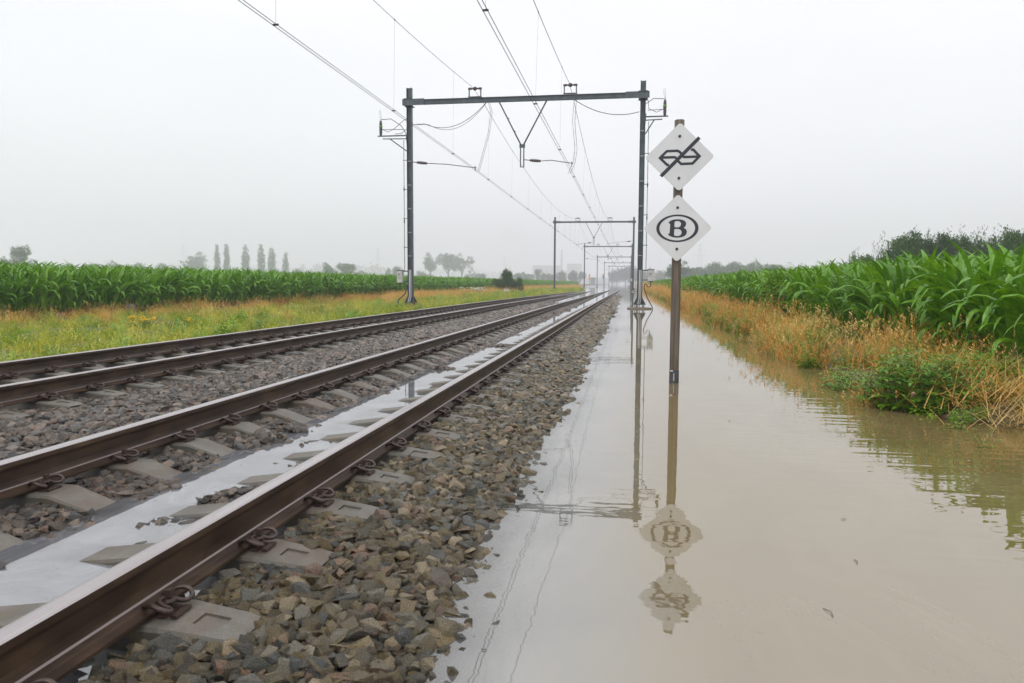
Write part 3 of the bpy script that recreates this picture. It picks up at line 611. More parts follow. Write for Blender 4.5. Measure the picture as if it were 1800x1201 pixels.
# ------------------------------------------------------------------ overhead wires
def wire(name, label, x0, z0, dx=.10, twin=False, r=.0075, mess=False):
    mb = MB(); offs = (-.045, .045) if twin else (0,)
    for of in offs:
        pts = []; y = GY-1.5*GSP+60
        ysw = np.concatenate([np.arange(-8, 110, 2.2667), np.arange(110, GY+7*GSP, 6.8)])
        for y in ysw:
            ph = (y-GY)/GSP; f = ph-math.floor(ph); k = math.floor(ph)
            xg = lambda k_: x0 if mess else x0+(dx if k_ % 2 else 0)
            x = xg(k)*(1-f)+xg(k+1)*f
            t = 2*f-1; z = z0-(1.65*(1-t*t) if mess else .04*(1-t*t)); pts.append((x+of, y, z))
        mb.tube(pts, r, 4, caps=False)
    o = mb.build(name, M_cwire if twin else M_wire); tag(o, label, name.replace('_', ' ')); return o
dropm = {}
for x0, zc, lab in ((-7.1, 6.38, 'far track beside the verge'), (-2.76, 6.44, 'track nearest the flooded ditch')):
    cw = wire('contact_wire', 'pair of copper contact wires above the '+lab, x0-.05, zc, -.12, True, .0085)
    xm = -7.12 if x0 < -5 else -2.76
    ms = wire('messenger_wire', 'sagging messenger wire between gantry tops above the '+lab, xm, 9.99, 0, False, .0105, True)
    for k in range(0, 30):
        y = GY-4.3+7.55*(k-4)
        if y > 200: break
        ph = (y-GY)/GSP; f = ph-math.floor(ph); t = 2*f-1; zt = 9.99-1.65*(1-t*t)
        kk = math.floor(ph); xg = lambda q: x0-.05+(-.12 if q % 2 else 0); xb = xg(kk)*(1-f)+xg(kk+1)*f
        if y < -3: continue
        mb = MB(); mb.tube([(xm, y, zt), (xb, y, zc-.02)], .0028 if y < 60 else .004, 3, caps=False); mb.box((xb, y, zc-.02), (.12, .03, .035)); mb.box((xm, y, zt), (.03, .05, .04)); mb.build('dropper', M_wire, ms)

# ------------------------------------------------------------------ sign post
root = empty('railway_sign_post', (.532, 8.666+.06, 0)); tag(root, 'weathered wooden post in the flood carrying two white diamond signs', 'sign post')
def post_tube(z0, z1, r, n=20, jit=.003):
    mb = MB(); zs = np.linspace(z0, z1, 14); vs = []; 
    for z in zs:
        for k in range(n):
            a = 2*math.pi*k/n; rr = r+mnoise.noise(Vector((math.cos(a)*2, math.sin(a)*2, z*.8)))*jit*2 - (.007 if k == int(n*.78) else 0); vs.append((rr*math.cos(a), rr*math.sin(a), z))
    fs = [(i*n+k, i*n+(k+1) % n, (i+1)*n+(k+1) % n, (i+1)*n+k) for i in range(len(zs)-1) for k in range(n)]; fs.append(tuple((len(zs)-1)*n+k for k in range(n))); mb.add(vs, fs, 0, True); return mb
post_tube(-.6, 3.01, .053).build('timber_post', M_wood, root)
mb = MB(); mb.tube([(0, 0, -.3), (0, 0, .148)], .0565, 20); mb.build('waterline_sleeve', M_band, root)
mb = MB(); mb.box((-.032, -.05, .143), (.03, .012, .014)); mb.box((-.005, -.057, .07), (.006, .004, .09)); mb.build('white_tape', M_white, root)
def diamond(cx, cz, half, label, symbol):
    # rounded diamond plate
    poly = []; rc = .035
    for k, (dx, dz) in enumerate(((0, 1), (1, 0), (0, -1), (-1, 0))):
        cc = Vector((dx, dz))*(half-rc*math.sqrt(2)*.72); base = math.atan2(dz, dx)
        for a in (.7, .35, 0, -.35, -.7):
            poly.append((cx+cc.x+rc*math.cos(base+a), cz+cc.y+rc*math.sin(base+a)))
    mb = MB(); mb.prism(poly, -.078, -.066); me = mb.mesh('sign_plate')
    me.materials.append(M_sign); me.materials.append(M_edge)
    for p in me.polygons: p.material_index = 0 if abs(p.normal.y) > .5 else 1
    pl = link('sign_plate', me, root); pl['label'] = label
    mb = MB(); yb = -.0795
    def poly2(pts): 
        n = len(pts); mb.add([(cx+x, yb, cz+z) for x, z in pts]+[(cx+x, yb+.0012, cz+z) for x, z in pts], [tuple(range(n)), tuple(range(2*n-1, n-1, -1))]+[(i, i+n, (i+1) % n+n, (i+1) % n) for i in range(n)])
    def stroke(pts, w, lift=0):
        """constant-width mitred line"""
        pts = [Vector(p) for p in pts]; Lf = []; Rt = []
        for i, p in enumerate(pts):
            d0 = (p-pts[i-1]).normalized() if i else (pts[1]-p).normalized(); d1 = (pts[i+1]-p).normalized() if i < len(pts)-1 else d0
            n0 = Vector((-d0.y, d0.x)); n1 = Vector((-d1.y, d1.x)); nn = (n0+n1).normalized(); sc2 = w/2/max(.35, nn.dot(n0)); Lf.append(p+nn*sc2); Rt.append(p-nn*sc2)
        V = [(cx+q.x, yb-lift, cz+q.y) for q in Lf]+[(cx+q.x, yb-lift, cz+q.y) for q in Rt]; n = len(pts)
        mb.add(V, [(i+n, i+1+n, i+1, i) for i in range(n-1)])
    symbol(poly2, stroke, mb, cx, cz, yb); mb.build('sign_marking', M_black, pl)
    for sz in (.232, -.235):
        mb = MB(); mb.lathe([(0, .0001), (.01, .012), (.6, .011), (.62, .016), (1, .016)], (cx-.003, -.09, cz+sz), (cx-.003, -.078, cz+sz), 10); mb.build('bolt', M_dark, pl)
def arrows(poly2, stroke, mb, cx, cz, yb):
    w = .029
    def s(px, py): return ((px-575)/1157*130/1290.93*8.78, (640-py)/1201*135/1290.93*8.78)
    def T(l): return [s(*q) for q in l]
    stroke(T([(425, 752), (397, 752), (290, 648), (388, 552), (545, 548), (580, 570), (598, 592)]), w)      # left arrow outline
    stroke(T([(320, 643), (500, 641), (530, 655)]), w, .0003)
    stroke(T([(735, 540), (770, 537), (862, 636), (765, 738), (600, 742), (545, 690)]), w, .0002)
    stroke(T([(835, 640), (650, 642), (610, 630)]), w, .0004)
    stroke(T([(308, 918), (855, 365)]), .040, .0006)
def letterB(poly2, stroke, mb, cx, cz, yb):
    K = 1/1201*130/1290.93*8.78
    def s(px, py): return ((px-577)*K, (617-py)*K)
    n = 56; V = []; 
    for k in range(n):
        a = 2*math.pi*k/n; V.append((cx+s(575, 0)[0]+320*K*math.cos(a), yb, cz+(617-620)*K+212*K*math.sin(a)))
    for k in range(n):
        a = 2*math.pi*k/n; V.append((cx+s(573, 0)[0]+270*K*math.cos(a), yb, cz+(617-620)*K+186*K*math.sin(a)))
    mb.add(V, [(k, (k+1) % n, (k+1) % n+n, k+n)[::-1] for k in range(n)])
    def bez(a, b_, c, d, n=8): return [tuple((1-t)**3*np.array(a)+3*(1-t)**2*t*np.array(b_)+3*(1-t)*t*t*np.array(c)+t**3*np.array(d)) for t in np.linspace(0, 1, n+1)[:-1]]
    outer = bez((438, 530), (470, 490), (520, 480), (575, 481))+bez((575, 481), (660, 482), (708, 510), (706, 552))+bez((706, 552), (705, 582), (690, 600), (670, 613))+bez((670, 613), (705, 628), (720, 650), (720, 682))+bez((720, 682), (718, 735), (660, 764), (570, 764))+bez((570, 764), (520, 762), (460, 745), (428, 712))+[(438, 697), (458, 700), (466, 560), (452, 545)]
    h1 = bez((530, 520), (560, 500), (628, 500), (630, 552))+bez((630, 552), (630, 590), (600, 607), (570, 606))+[(530, 600)]
    h2 = bez((530, 632), (600, 620), (642, 640), (641, 685))+bez((641, 685), (640, 720), (615, 738), (575, 738))+bez((575, 738), (545, 738), (527, 730), (525, 715))
    cu = bpy.data.curves.new('b', 'CURVE'); cu.dimensions = '2D'; cu.fill_mode = 'BOTH'
    for loop in (outer, h1, h2):
        sp_ = cu.splines.new('POLY'); sp_.points.add(len(loop)-1); sp_.use_cyclic_u = True
        for i, q in enumerate(loop): x, z = s(*q); sp_.points[i].co = (x, z, 0, 1)
    ob = bpy.data.objects.new('b', cu); me = bpy.data.meshes.new_from_object(ob); bpy.data.objects.remove(ob)
    mb.add([(cx+v_.co.x, yb, cz+v_.co.y) for v_ in me.vertices], [tuple(p.vertices) for p in me.polygons])
diamond(.004, 2.585, .372, 'white diamond plate with a black double arrow struck through by a bar', arrows)
diamond(-.002, 1.787, .372, 'white diamond plate with a black letter B in an oval ring', letterB)

# ------------------------------------------------------------------ maize
def leaf_strip(base, az, L_, w0, th0, bend, twist, r_, segs=9):
    V = []; F = []; x = 0; z = 0; ds = L_/segs; th = th0; wav = r_.uniform(.1, .35)
    ca, sa = math.cos(az), math.sin(az)
    for i in range(segs+1):
        s = i/segs; w = w0*min(1, .40+2.2*s)*(1-max(0, (s-.35)/.65)**1.7)+.002
        tw = twist*s; lift = .28*w
        for sd, up in ((-1, lift), (0, 0), (1, lift)):
            o_ = sd*w/2; wv = math.sin(s*9+sd*2)*w*wav*.35*abs(sd)
            nx = -math.sin(th)*(up+wv); nz = math.cos(th)*(up+wv)
            lx = x+nx+o_*math.sin(tw)*-math.sin(th); lz = z+nz+o_*math.sin(tw)*math.cos(th); ly = o_*math.cos(tw)
            V.append((base[0]+lx*ca-ly*sa, base[1]+lx*sa+ly*ca, base[2]+lz))
        if i < segs:
            x += math.cos(th)*ds; z += math.sin(th)*ds; th -= bend*ds/L_*(.15+5.2*s*s if s < .75 else 1.2)
    for i in range(segs):
        for k in (0, 1): a = i*3+k; F.append((a, a+1, a+4, a+3))
    return V, F
def maize(seed, H=1.35):
    r_ = random.Random(seed); parts = []
    az0 = r_.uniform(0, math.pi*2)
    lean = (r_.gauss(0, .03), r_.gauss(0, .03)); n = 10
    st = MB(); st.tube([(lean[0]*t, lean[1]*t, H*.78*t) for t in np.linspace(0, 1, 6)], [.014, .014, .012, .011, .009, .005], 6)
    leaves = []
    for i in range(n):
        t = (i+1)/n; hz = H*(.10+.64*t); az = az0+(i % 2)*math.pi+r_.gauss(0, .35); L_ = H*(.50+.34*math.sin(t*2.6))*r_.uniform(.85, 1.12); up = t > .72
        V, F = leaf_strip((lean[0]*hz/H, lean[1]*hz/H, hz), az, L_, .132*r_.uniform(.85, 1.2)*(1 if t < .9 else .75), math.radians(r_.uniform(58, 70) if not up else r_.uniform(70, 84)), (2.3 if not up else 1.15)*r_.uniform(.65, 1.25), r_.gauss(0, .5), r_)
        leaves.append((V, F))
    return st, leaves
def mz_mesh(seed, joined=True):
    st, lv = maize(seed)
    if joined:
        for V, F in lv: st.add(V, F, 1, True)
        me = st.mesh('maize'); me.materials.append(M_stalk); me.materials.append(M_corn); return me
    me = st.mesh('stalk'); me.materials.append(M_stalk); out = []
    for V, F in lv:
        b_ = MB(); b_.add(V, F, 0, True); m_ = b_.mesh('leaf'); m_.materials.append(M_corn); out.append(m_)
    return me, out
mz = [mz_mesh(500+i) for i in range(8)]
mzp = [mz_mesh(500+i, False) for i in range(6)]
plants = []
def field(x0, rows, y0, y1, step, sgn, side):
    for r_ in range(rows):
        y = y0+random.uniform(0, step); x = x0+sgn*.75*r_
        while y < y1:
            if in_view(x, y, 1.5):
                xx = x+random.gauss(0, .05); plants.append((xx, y, max(0, ground_z(xx, y))-.02, side, r_))
            y += step*random.uniform(.75, 1.3)*(1 if y < 60 else 1.7)
field(4.15, 12, 4.6, 230, .175, 1, 'R'); field(-17.9, 10, 12, 260, .18, -1, 'L')
plants.sort(key=lambda p: math.hypot(p[0], p[1])*(1+.25*p[4]))
nearp = plants[:300]; rest = plants[300:]
for i, (x, y, z, side, r_) in enumerate(nearp):
    k = random.randrange(6); s = random.uniform(.9, 1.1)*(.82+.012*min(r_, 8) if side == 'R' else .93)
    if side == 'R': lb = 'green maize plant in the block of crop right of the flooded ditch'; gp_ = 'maize plants right of the ditch'
    else: lb = 'green maize plant at the edge of the crop beyond the far track'; gp_ = 'maize plants beyond the far track'
    if i < 110:
        o = link('maize_plant', mzp[k][0])
        for lm in mzp[k][1]: link('leaf', lm, o)
    else: o = link('maize_plant', mz[k])
    o.location = (x, y, z); o.scale = (s, s, s); o.rotation_euler = (random.gauss(0, .05), random.gauss(0, .05), random.uniform(0, 6.28)); tag(o, lb, 'maize plant', gp_)
n = len(rest); P = np.array([p[:3] for p in rest]); s = np.array([(random.uniform(.88, 1.12)*(.82+.012*min(p[4], 8) if p[3] == 'R' else .93)) for p in rest]); S3 = np.stack([s*1.05, s*1.05, s], 1)
for sd, lb in (('R', 'dense green maize crop stretching away right of the ditch'), ('L', 'dense green maize crop stretching away beyond the far track')):
    mk = np.array([p[3] == sd for p in rest]); m_ = int(mk.sum())
    o = scatter('maize_crop', P[mk], np.stack([rng.normal(0, .06, m_), rng.normal(0, .06, m_), rng.uniform(0, 6.28, m_)], 1), S3[mk], rng.integers(0, 8, m_), mz); tag(o, lb, 'maize crop', kind='stuff')
# canopy of the far fields beyond the last modelled rows
def canopy(name, xs, ysf, z, label):
    o, _, _ = sheet(name, xs, ysf, lambda x, y: z+mnoise.noise(Vector((x*.3, y*.3, 0)))*.08, M_corn); tag(o, label, 'maize crop', kind='stuff')
canopy('distant_maize', np.linspace(-420, -25.5, 60), np.concatenate([np.arange(12, 120, 4.), np.arange(120, 420, 12.)]), 1.28, 'green maize canopy spreading flat to the misty tree line')
canopy('distant_maize', np.linspace(12.6, 160, 30), np.concatenate([np.arange(12, 120, 4.), np.arange(120, 420, 12.)]), 1.38, 'green maize canopy right of the ditch reaching the pale wood')

# ------------------------------------------------------------------ grasses
def tuft(seed, n, h, spread, w, droop, heads, mt, mh=None):
    r_ = random.Random(seed); mb = MB()
    for i in range(n):
        a = r_.uniform(0, 6.28); rad = spread*math.sqrt(r_.random()); x, y = rad*math.cos(a), rad*math.sin(a); hh_ = h*r_.uniform(.45, 1.1); az = r_.uniform(0, 6.28); ln = r_.uniform(.05, droop); ca, sa = math.cos(az), math.sin(az); V = []
        fa = r_.uniform(0, 3.14); wx_, wy_ = math.cos(fa)*w/2, math.sin(fa)*w/2
        for s, ww in ((0, 1), (.35, .9), (.7, .65), (1, .15)):
            d = ln*hh_*s*s*1.4; z = hh_*(s-.35*ln*s*s); V += [(x+ca*d-wx_*ww, y+sa*d-wy_*ww, z-.03), (x+ca*d+wx_*ww, y+sa*d+wy_*ww, z-.03)]
        mb.add(V, [(0, 1, 3, 2), (2, 3, 5, 4), (4, 5, 7, 6)], 0, True)
        if heads and r_.random() < heads:
            tx, ty, tz = V[-1]; 
            for q in range(5):
                a2 = r_.uniform(0, 6.28); e = .02+.02*r_.random(); zz = tz-.02*q; mb.add([(tx, ty, zz), (tx+math.cos(a2)*e, ty+math.sin(a2)*e, zz+.03), (tx+math.cos(a2+.5)*e*.7, ty+math.sin(a2+.5)*e*.7, zz+.012)], [(0, 1, 2)], 0)
    me = mb.mesh('tuft'); me.materials.append(mt); return me
straw = [tuft(i, 26, .70, .20, .0055, .7, .6, M_straw) for i in range(4)]+[tuft(10+i, 30, .48, .20, .0055, .8, .4, M_strawO) for i in range(3)]
green = [tuft(20+i, 46, .30, .17, .008, .8, .15, M_grass) for i in range(4)]+[tuft(30+i, 46, .24, .17, .008, .8, 0, M_grassG) for i in range(3)]
def leafy(seed, nst, h, spread, leafL, mt, tw=.4, stemr=.003):
    """stems with paired pointed leaves"""
    r_ = random.Random(seed); mb = MB(); st = MB()
    for i in range(nst):
        a = r_.uniform(0, 6.28); rad = spread*math.sqrt(r_.random()); x, y = rad*math.cos(a), rad*math.sin(a); H_ = h*r_.uniform(.55, 1.08)*(1-.35*rad/spread); az = r_.uniform(0, 6.28); ln = r_.uniform(0, tw)
        pt = lambda t: Vector((x+math.cos(az)*ln*H_*t*t, y+math.sin(az)*ln*H_*t*t, H_*t-.03)); st.tube([pt(t) for t in (0, .5, 1)], [stemr, stemr, stemr*.5], 3, 0, False)
        k = max(3, int(H_/leafL*1.5))
        for j in range(1, k+1):
            t = j/k; p = pt(t); b0 = r_.uniform(0, 6.28)
            for q in range(3):
                a2 = b0+q*2.1+r_.gauss(0, .3); L_ = leafL*(1.15-.55*t)*r_.uniform(.7, 1.15); ca, sa = math.cos(a2), math.sin(a2); w = L_*.27; dz = r_.uniform(-.5, .35)*L_
                P_ = [p, p+Vector((ca*L_*.45-sa*w, sa*L_*.45+ca*w, dz*.3+L_*.06)), p+Vector((ca*L_*.5, sa*L_*.5, dz*.25-.0)), p+Vector((ca*L_*.45+sa*w, sa*L_*.45-ca*w, dz*.3+L_*.06)), p+Vector((ca*L_, sa*L_, dz))]
                mb.add(P_, [(0, 1, 2), (0, 2, 3), (1, 4, 2), (2, 4, 3)], 0, False)
    return mb, st
weeds = []
for i in range(4):
    a, st = leafy(60+i, 14, .42, .16, .065, M_weed); a.add(st.v, st.f); me = a.mesh('weed'); me.materials.append(M_weed); weeds.append(me)
def dist(name, meshes, fn, label, cat, smin=.7, smax=1.3, tilt=.12, zoff=0.0, thr=-.02):
    P = []
    for (x0, x1, y0, y1, n_, zlo) in fn:
        # density thins with distance, tufts grow to keep cover
        for _ in range(n_):
            y = y0*(y1/y0)**random.random(); x = random.uniform(x0, x1)
            if not in_view(x, y, 1.5): continue
            z = ground_z(x, y)
            if z < zlo: continue
            cl = mnoise.noise(Vector((x*.9, y*.55, 11)))
            if cl < thr and random.random() < .93: continue
            if -16.9 < x < -14.6 and y < 46 and random.random() < .75: continue
            P.append((x, y, z+zoff, random.uniform(smin, smax)*(1+min(1.2, y/90))))
    n_ = len(P); A_ = np.array(P); o = scatter(name, A_[:, :3], np.stack([rng.normal(0, tilt, n_), rng.normal(0, tilt, n_), rng.uniform(0, 6.28, n_)], 1), np.stack([A_[:, 3]*1.1, A_[:, 3]*1.1, A_[:, 3]*.85], 1), rng.integers(0, len(meshes), n_), meshes); tag(o, label, cat, kind='stuff'); return o
dist('dry_grass', straw, [(2.42, 3.3, 7.9, 22, 210, -.2), (3.2, 4.1, 8, 22, 70, -.2), (2.4, 3.4, 22, 200, 1000, -.2), (3.3, 4.1, 22, 200, 300, -.2)], 'tall straw coloured grass along the bank right of the ditch', 'dry grass', .4, 1.2)
dist('dry_grass', straw, [(-17.7, -15.4, 12, 60, 1500, -.2), (-17.7, -13.5, 40, 230, 3000, -.3), (-17.6, -9.5, 14, 60, 300, -.3)], 'orange dry grass at the foot of the maize beyond the far track', 'dry grass', .35, .85)
dist('verge_grass', green+green+green+weeds[:2], [(-17.8, -7.5, 7.5, 30, 8800, -.3), (-17.5, -7.6, 30, 130, 6000, -.3), (-8.3, -7.25, 5.5, 60, 1500, -.3)], 'flooded yellow green grass between the far track and the maize', 'grass', .45, 1.35, .3, -.04, .03)
dist('bank_weeds', weeds+green[4:5], [(2.9, 4.3, 7.6, 60, 1000, -.05), (2.45, 3.0, 10, 120, 380, -.14)], 'low green weeds scattered through the bank grass', 'weeds', .6, 1.15)
dist('dry_grass', straw, [(2.35, 3.3, 7.3, 9.6, 70, -.3)], 'sparse golden stalks standing at the waterline behind the nettles', 'dry grass', .4, .9)
# matted straw lying at the right edge
def mat_straw(seed, n_, L0, w=.006):
    r_ = random.Random(seed); mb = MB()
    for i in range(n_):
        x, y = r_.gauss(0, .28), r_.gauss(0, .22); az = r_.uniform(0, 6.28) if r_.random() < .5 else r_.gauss(.8, .4); L_ = L0*r_.uniform(.4, 1.2); el = r_.uniform(-.05, .75); d = Vector((math.cos(az)*math.cos(el), math.sin(az)*math.cos(el), math.sin(el))); p = Vector((x, y, r_.uniform(-.02, .12))); s_ = d.cross(Vector((0, 0, 1))).normalized()*w/2; q = p+d*L_*.6; e = p+d*L_+Vector((0, 0, -.06*L_))
        mb.add([p-s_, p+s_, q-s_*.8, q+s_*.8, e-s_*.3, e+s_*.3], [(0, 1, 3, 2), (2, 3, 5, 4)])
    me = mb.mesh('matted_straw'); me.materials.append(M_straw); return me
msm = [mat_straw(i, 130, .5) for i in range(3)]
P = [(random.uniform(2.85, 4.3), random.uniform(6.35, 8.4)) for _ in range(34)]
P = [(x, y, max(-.02, ground_z(x, y))) for x, y in P if not (2.3 < x < 3.05 and 6.7 < y < 7.7)]
o = scatter('matted_straw', P, [(0, 0, random.uniform(-.5, .5)) for _ in P], [(random.uniform(.7, 1.1),)*3 for _ in P], [random.randrange(3) for _ in P], msm); tag(o, 'flattened golden straw washed against the bank below the maize', 'straw', kind='stuff')
dist('verge_herbs', weeds, [(2.35, 4.2, 6.4, 9.4, 220, -.3)], 'small green herbs growing through the flattened straw', 'weeds', .35, .7)

def bush(name, loc, nst, h, spread, leafL, label, cat, mt, seed, sc=(1, 1, 1), tw=.5):
    lf, st = leafy(seed, nst, h, spread, leafL, mt, tw); r_ = empty(name, loc); r_.scale = sc
    tag(r_, label, cat); lf.build('foliage', mt, r_); st.build('stems', M_stalk, r_); return r_
bush('nettle_clump', (2.78, 7.45, .0), 190, .64, .58, .11, 'bushy green nettle clump spilling into the flood below the maize', 'nettle clump', M_weed, 71, (1, .85, 1), .7)
bush('nettle_clump', (2.55, 8.75, -.03), 70, .30, .40, .07, 'low straggling green weed patch at the waterline just behind the nettle clump', 'weed patch', M_weed, 81, (1, 1.6, 1), .8)
bush('nettle_clump', (3.28, 7.75, .04), 45, .42, .25, .06, 'smaller yellow green weed clump beside the concrete stump with snails', 'weed clump', M_grassG, 72)
bush('leafy_weed', (2.52, 5.62, -.05), 4, .30, .03, .05, 'mossy green sprig leaning alone out of the water, nearest the camera', 'weed', M_weed, 73, tw=.9)
bush('leafy_weed', (2.30, 8.5, -.05), 5, .34, .04, .05, 'upright leafy sprig in the water just before the nettle clump', 'weed', M_weed, 74)
bush('leafy_weed', (2.60, 6.35, -.03), 6, .22, .08, .05, 'low green sprig at the waterline under the golden straw', 'weed', M_weed, 75)
bush('leafy_shrub', (2.65, 17.5, .0), 30, .55, .25, .07, 'green leafy weed clump hanging over the water among dry grass, nearer of two', 'weed clump', M_weed, 76)
bush('leafy_shrub', (2.65, 24.5, .0), 40, .7, .3, .08, 'green leafy weed clump over the ditch, farther of two', 'weed clump', M_weed, 77)
bush('leafy_shrub', (4.3, 20.5, .1), 90, 1.75, .85, .13, 'tall bright green weed bush standing in front of the maize rows', 'weed bush', M_grassG, 78)
bush('tall_weed', (-16.4, 16.9, 0), 10, 1.1, .22, .1, 'tall pale green weed spike at the edge of the verge, far side', 'weed', M_grassG, 79, tw=.15)
# yellow ragwort
def flowers(loc, n_, h, spread, label, cat, mt, seed, size=.03):
    r_ = random.Random(seed); e = empty('flower_clump', loc); tag(e, label, cat); st = MB(); fl = MB()
    for i in range(n_):
        a = r_.uniform(0, 6.28); rad = spread*math.sqrt(r_.random()); x, y = rad*math.cos(a), rad*math.sin(a); H_ = h*r_.uniform(.6, 1.05)
        st.tube([(x*.6, y*.6, -.03), (x, y, H_)], .004, 3, 0, False)
        for q in range(7):
            p = Vector((x+r_.gauss(0, .03), y+r_.gauss(0, .03), H_+r_.gauss(0, .02)))
            fl.lathe([(0, size*.3), (.5, size), (1, size*.5)], p, p+Vector((0, 0, size*.5)), 5)
    lf, _ = leafy(seed, n_, h*.85, spread*1.1, .07, M_grassG); lf.build('foliage', M_grassG, e); st.build('stems', M_stalk, e); fl.build('blossom', mt, e); return e
flowers((-11.75, 16.3, -.02), 22, .30, .28, 'yellow flowering ragwort clump in the flooded verge', 'flowers', M_flow_y, 5)
flowers((-11.1, 17.3, -.02), 5, .22, .12, 'small single tuft of yellow flowers right of the ragwort clump', 'flowers', M_flow_y, 6)
flowers((-14.9, 70, .0), 60, .65, 1.4, 'broad clump of white umbel flowers in the verge before the marker board', 'flowers', M_flow_w, 7, .05)

# concrete stumps and snails
def stump(loc, w, h, label, rz=0):
    mb = MB(); bmm = bmesh.new(); bmesh.ops.create_cube(bmm, size=1.0); bmesh.ops.scale(bmm, vec=(w, w, h+.3), verts=bmm.verts); bmesh.ops.translate(bmm, vec=(0, 0, h/2-.15), verts=bmm.verts)
    for v_ in bmm.verts:
        if v_.co.z > 0: v_.co.x *= .86; v_.co.y *= .86
    bmesh.ops.bevel(bmm, geom=list(bmm.edges), offset=w*.09, segments=2, affect='EDGES'); bmesh.ops.subdivide_edges(bmm, edges=list(bmm.edges), cuts=1)
    for v_ in bmm.verts: v_.co += Vector([mnoise.noise(v_.co*9+Vector((k*7, 0, 0)))*w*.06 for k in range(3)])
    me = bpy.data.meshes.new('concrete_stump'); bmm.to_mesh(me); bmm.free(); o = link('concrete_stump', me, None, M_conc2); o.location = loc; o.rotation_euler = (0, 0, rz); tag(o, label, 'concrete stump', 'concrete stumps in the verges')
stump((3.98, 9.25, .08), .24, .26, 'mossy concrete stump with snails below the maize, right bank', .4)
stump((-17.3, 20.0, -.05), .42, .22, 'rounded concrete stump on the far verge, leftmost of three'); stump((-17.1, 23.1, -.05), .26, .42, 'squat upright concrete stump on the far verge, middle of three'); stump((-17.2, 26.7, -.05), .34, .30, 'concrete stump half hidden in straw, rightmost of three on the far verge')
def snail(loc, s, label):
    mb = MB(); pts = []; rr = []
    for k in range(30):
        t = k/29; a = t*4.6*math.pi; R0 = s*(1-.9*t); pts.append((math.cos(a)*R0*.55, s*.38*t+0, math.sin(a)*R0*.55)); rr.append(s*.42*(1-.88*t))
    mb.tube(pts, rr, 8); sh = MB(); sh.tube([(s*.2, -.1*s, -s*.75), (s*.8, -.2*s, -s*.85), (s*1.5, -.2*s, -s*.8)], [s*.2, s*.22, s*.08], 6)
    e = empty('snail', loc); e.rotation_euler = (.3, .2, random.uniform(-1, 1)); tag(e, label, 'snail'); mb.build('shell', M_snail, e); sh.build('body', M_bark, e)
snail((3.93, 9.13, .375), .026, 'pale brown snail sitting on top of the concrete stump'); snail((4.06, 9.10, .27), .026, 'brown snail clinging to the side of the concrete stump')
snail((2.50, 6.93, .19), .024, 'dark reddish snail among the nettle leaves near the water'); snail((3.16, 7.45, .33), .018, 'tiny tan snail on weeds between nettles and stump')

for i, (x, y, L_, a, lb) in enumerate([(.95, 3.15, .05, 1.2, 'short brown twig floating upright on the muddy water right of the sign reflection'), (.72, 2.62, .07, 1.5, 'longest brown twig floating in the muddy water near the camera'), (1.05, 3.75, .03, .3, 'tiny bent twig on the water beside the upper sign reflection'), (.85, 6.3, .06, 1.3, 'thin stem floating just right of the sign post')]):
    mb = MB(); mb.tube([(x, y, .003), (x+math.cos(a)*L_*.5, y+math.sin(a)*L_*.5, .006), (x+math.cos(a+.3)*L_, y+math.sin(a+.3)*L_, .002)], .0014, 4); tag(mb.build('floating_twig', M_bark), lb, 'twig')
# ------------------------------------------------------------------ trees
def leafcloud(centers, per, spread, size, seed):
    g_ = np.random.default_rng(seed); C_ = np.repeat(np.array(centers, float), per, 0); n_ = len(C_)
    P = C_+g_.normal(0, 1, (n_, 3))*spread; d1 = g_.normal(0, 1, (n_, 3)); d1 /= np.linalg.norm(d1, axis=1)[:, None]; d2 = np.cross(d1, g_.normal(0, 1, (n_, 3))); d2 /= np.linalg.norm(d2, axis=1)[:, None]
    s = size*g_.uniform(.6, 1.3, (n_, 1)); a = P+d1*s; b_ = P+d2*s*.55; c = P-d1*s; d = P-d2*s*.55
    V = np.stack([a, b_, c, d], 1).reshape(-1, 3); F = np.arange(n_*4).reshape(-1, 4); return V, F
def crown_pts(blobs, n_, seed, shell=.55):
    g_ = np.random.default_rng(seed); out = []
    w = np.array([b_[3]*b_[4]*b_[5] for b_ in blobs]); w /= w.sum()
    for i in range(n_):
        b_ = blobs[g_.choice(len(blobs), p=w)]; d = g_.normal(0, 1, 3); d /= np.linalg.norm(d); r_ = (shell+(1-shell)*g_.random())*g_.uniform(.85, 1.1); out.append((b_[0]+d[0]*r_*b_[3], b_[1]+d[1]*r_*b_[4], b_[2]+d[2]*r_*b_[5]))
    return out
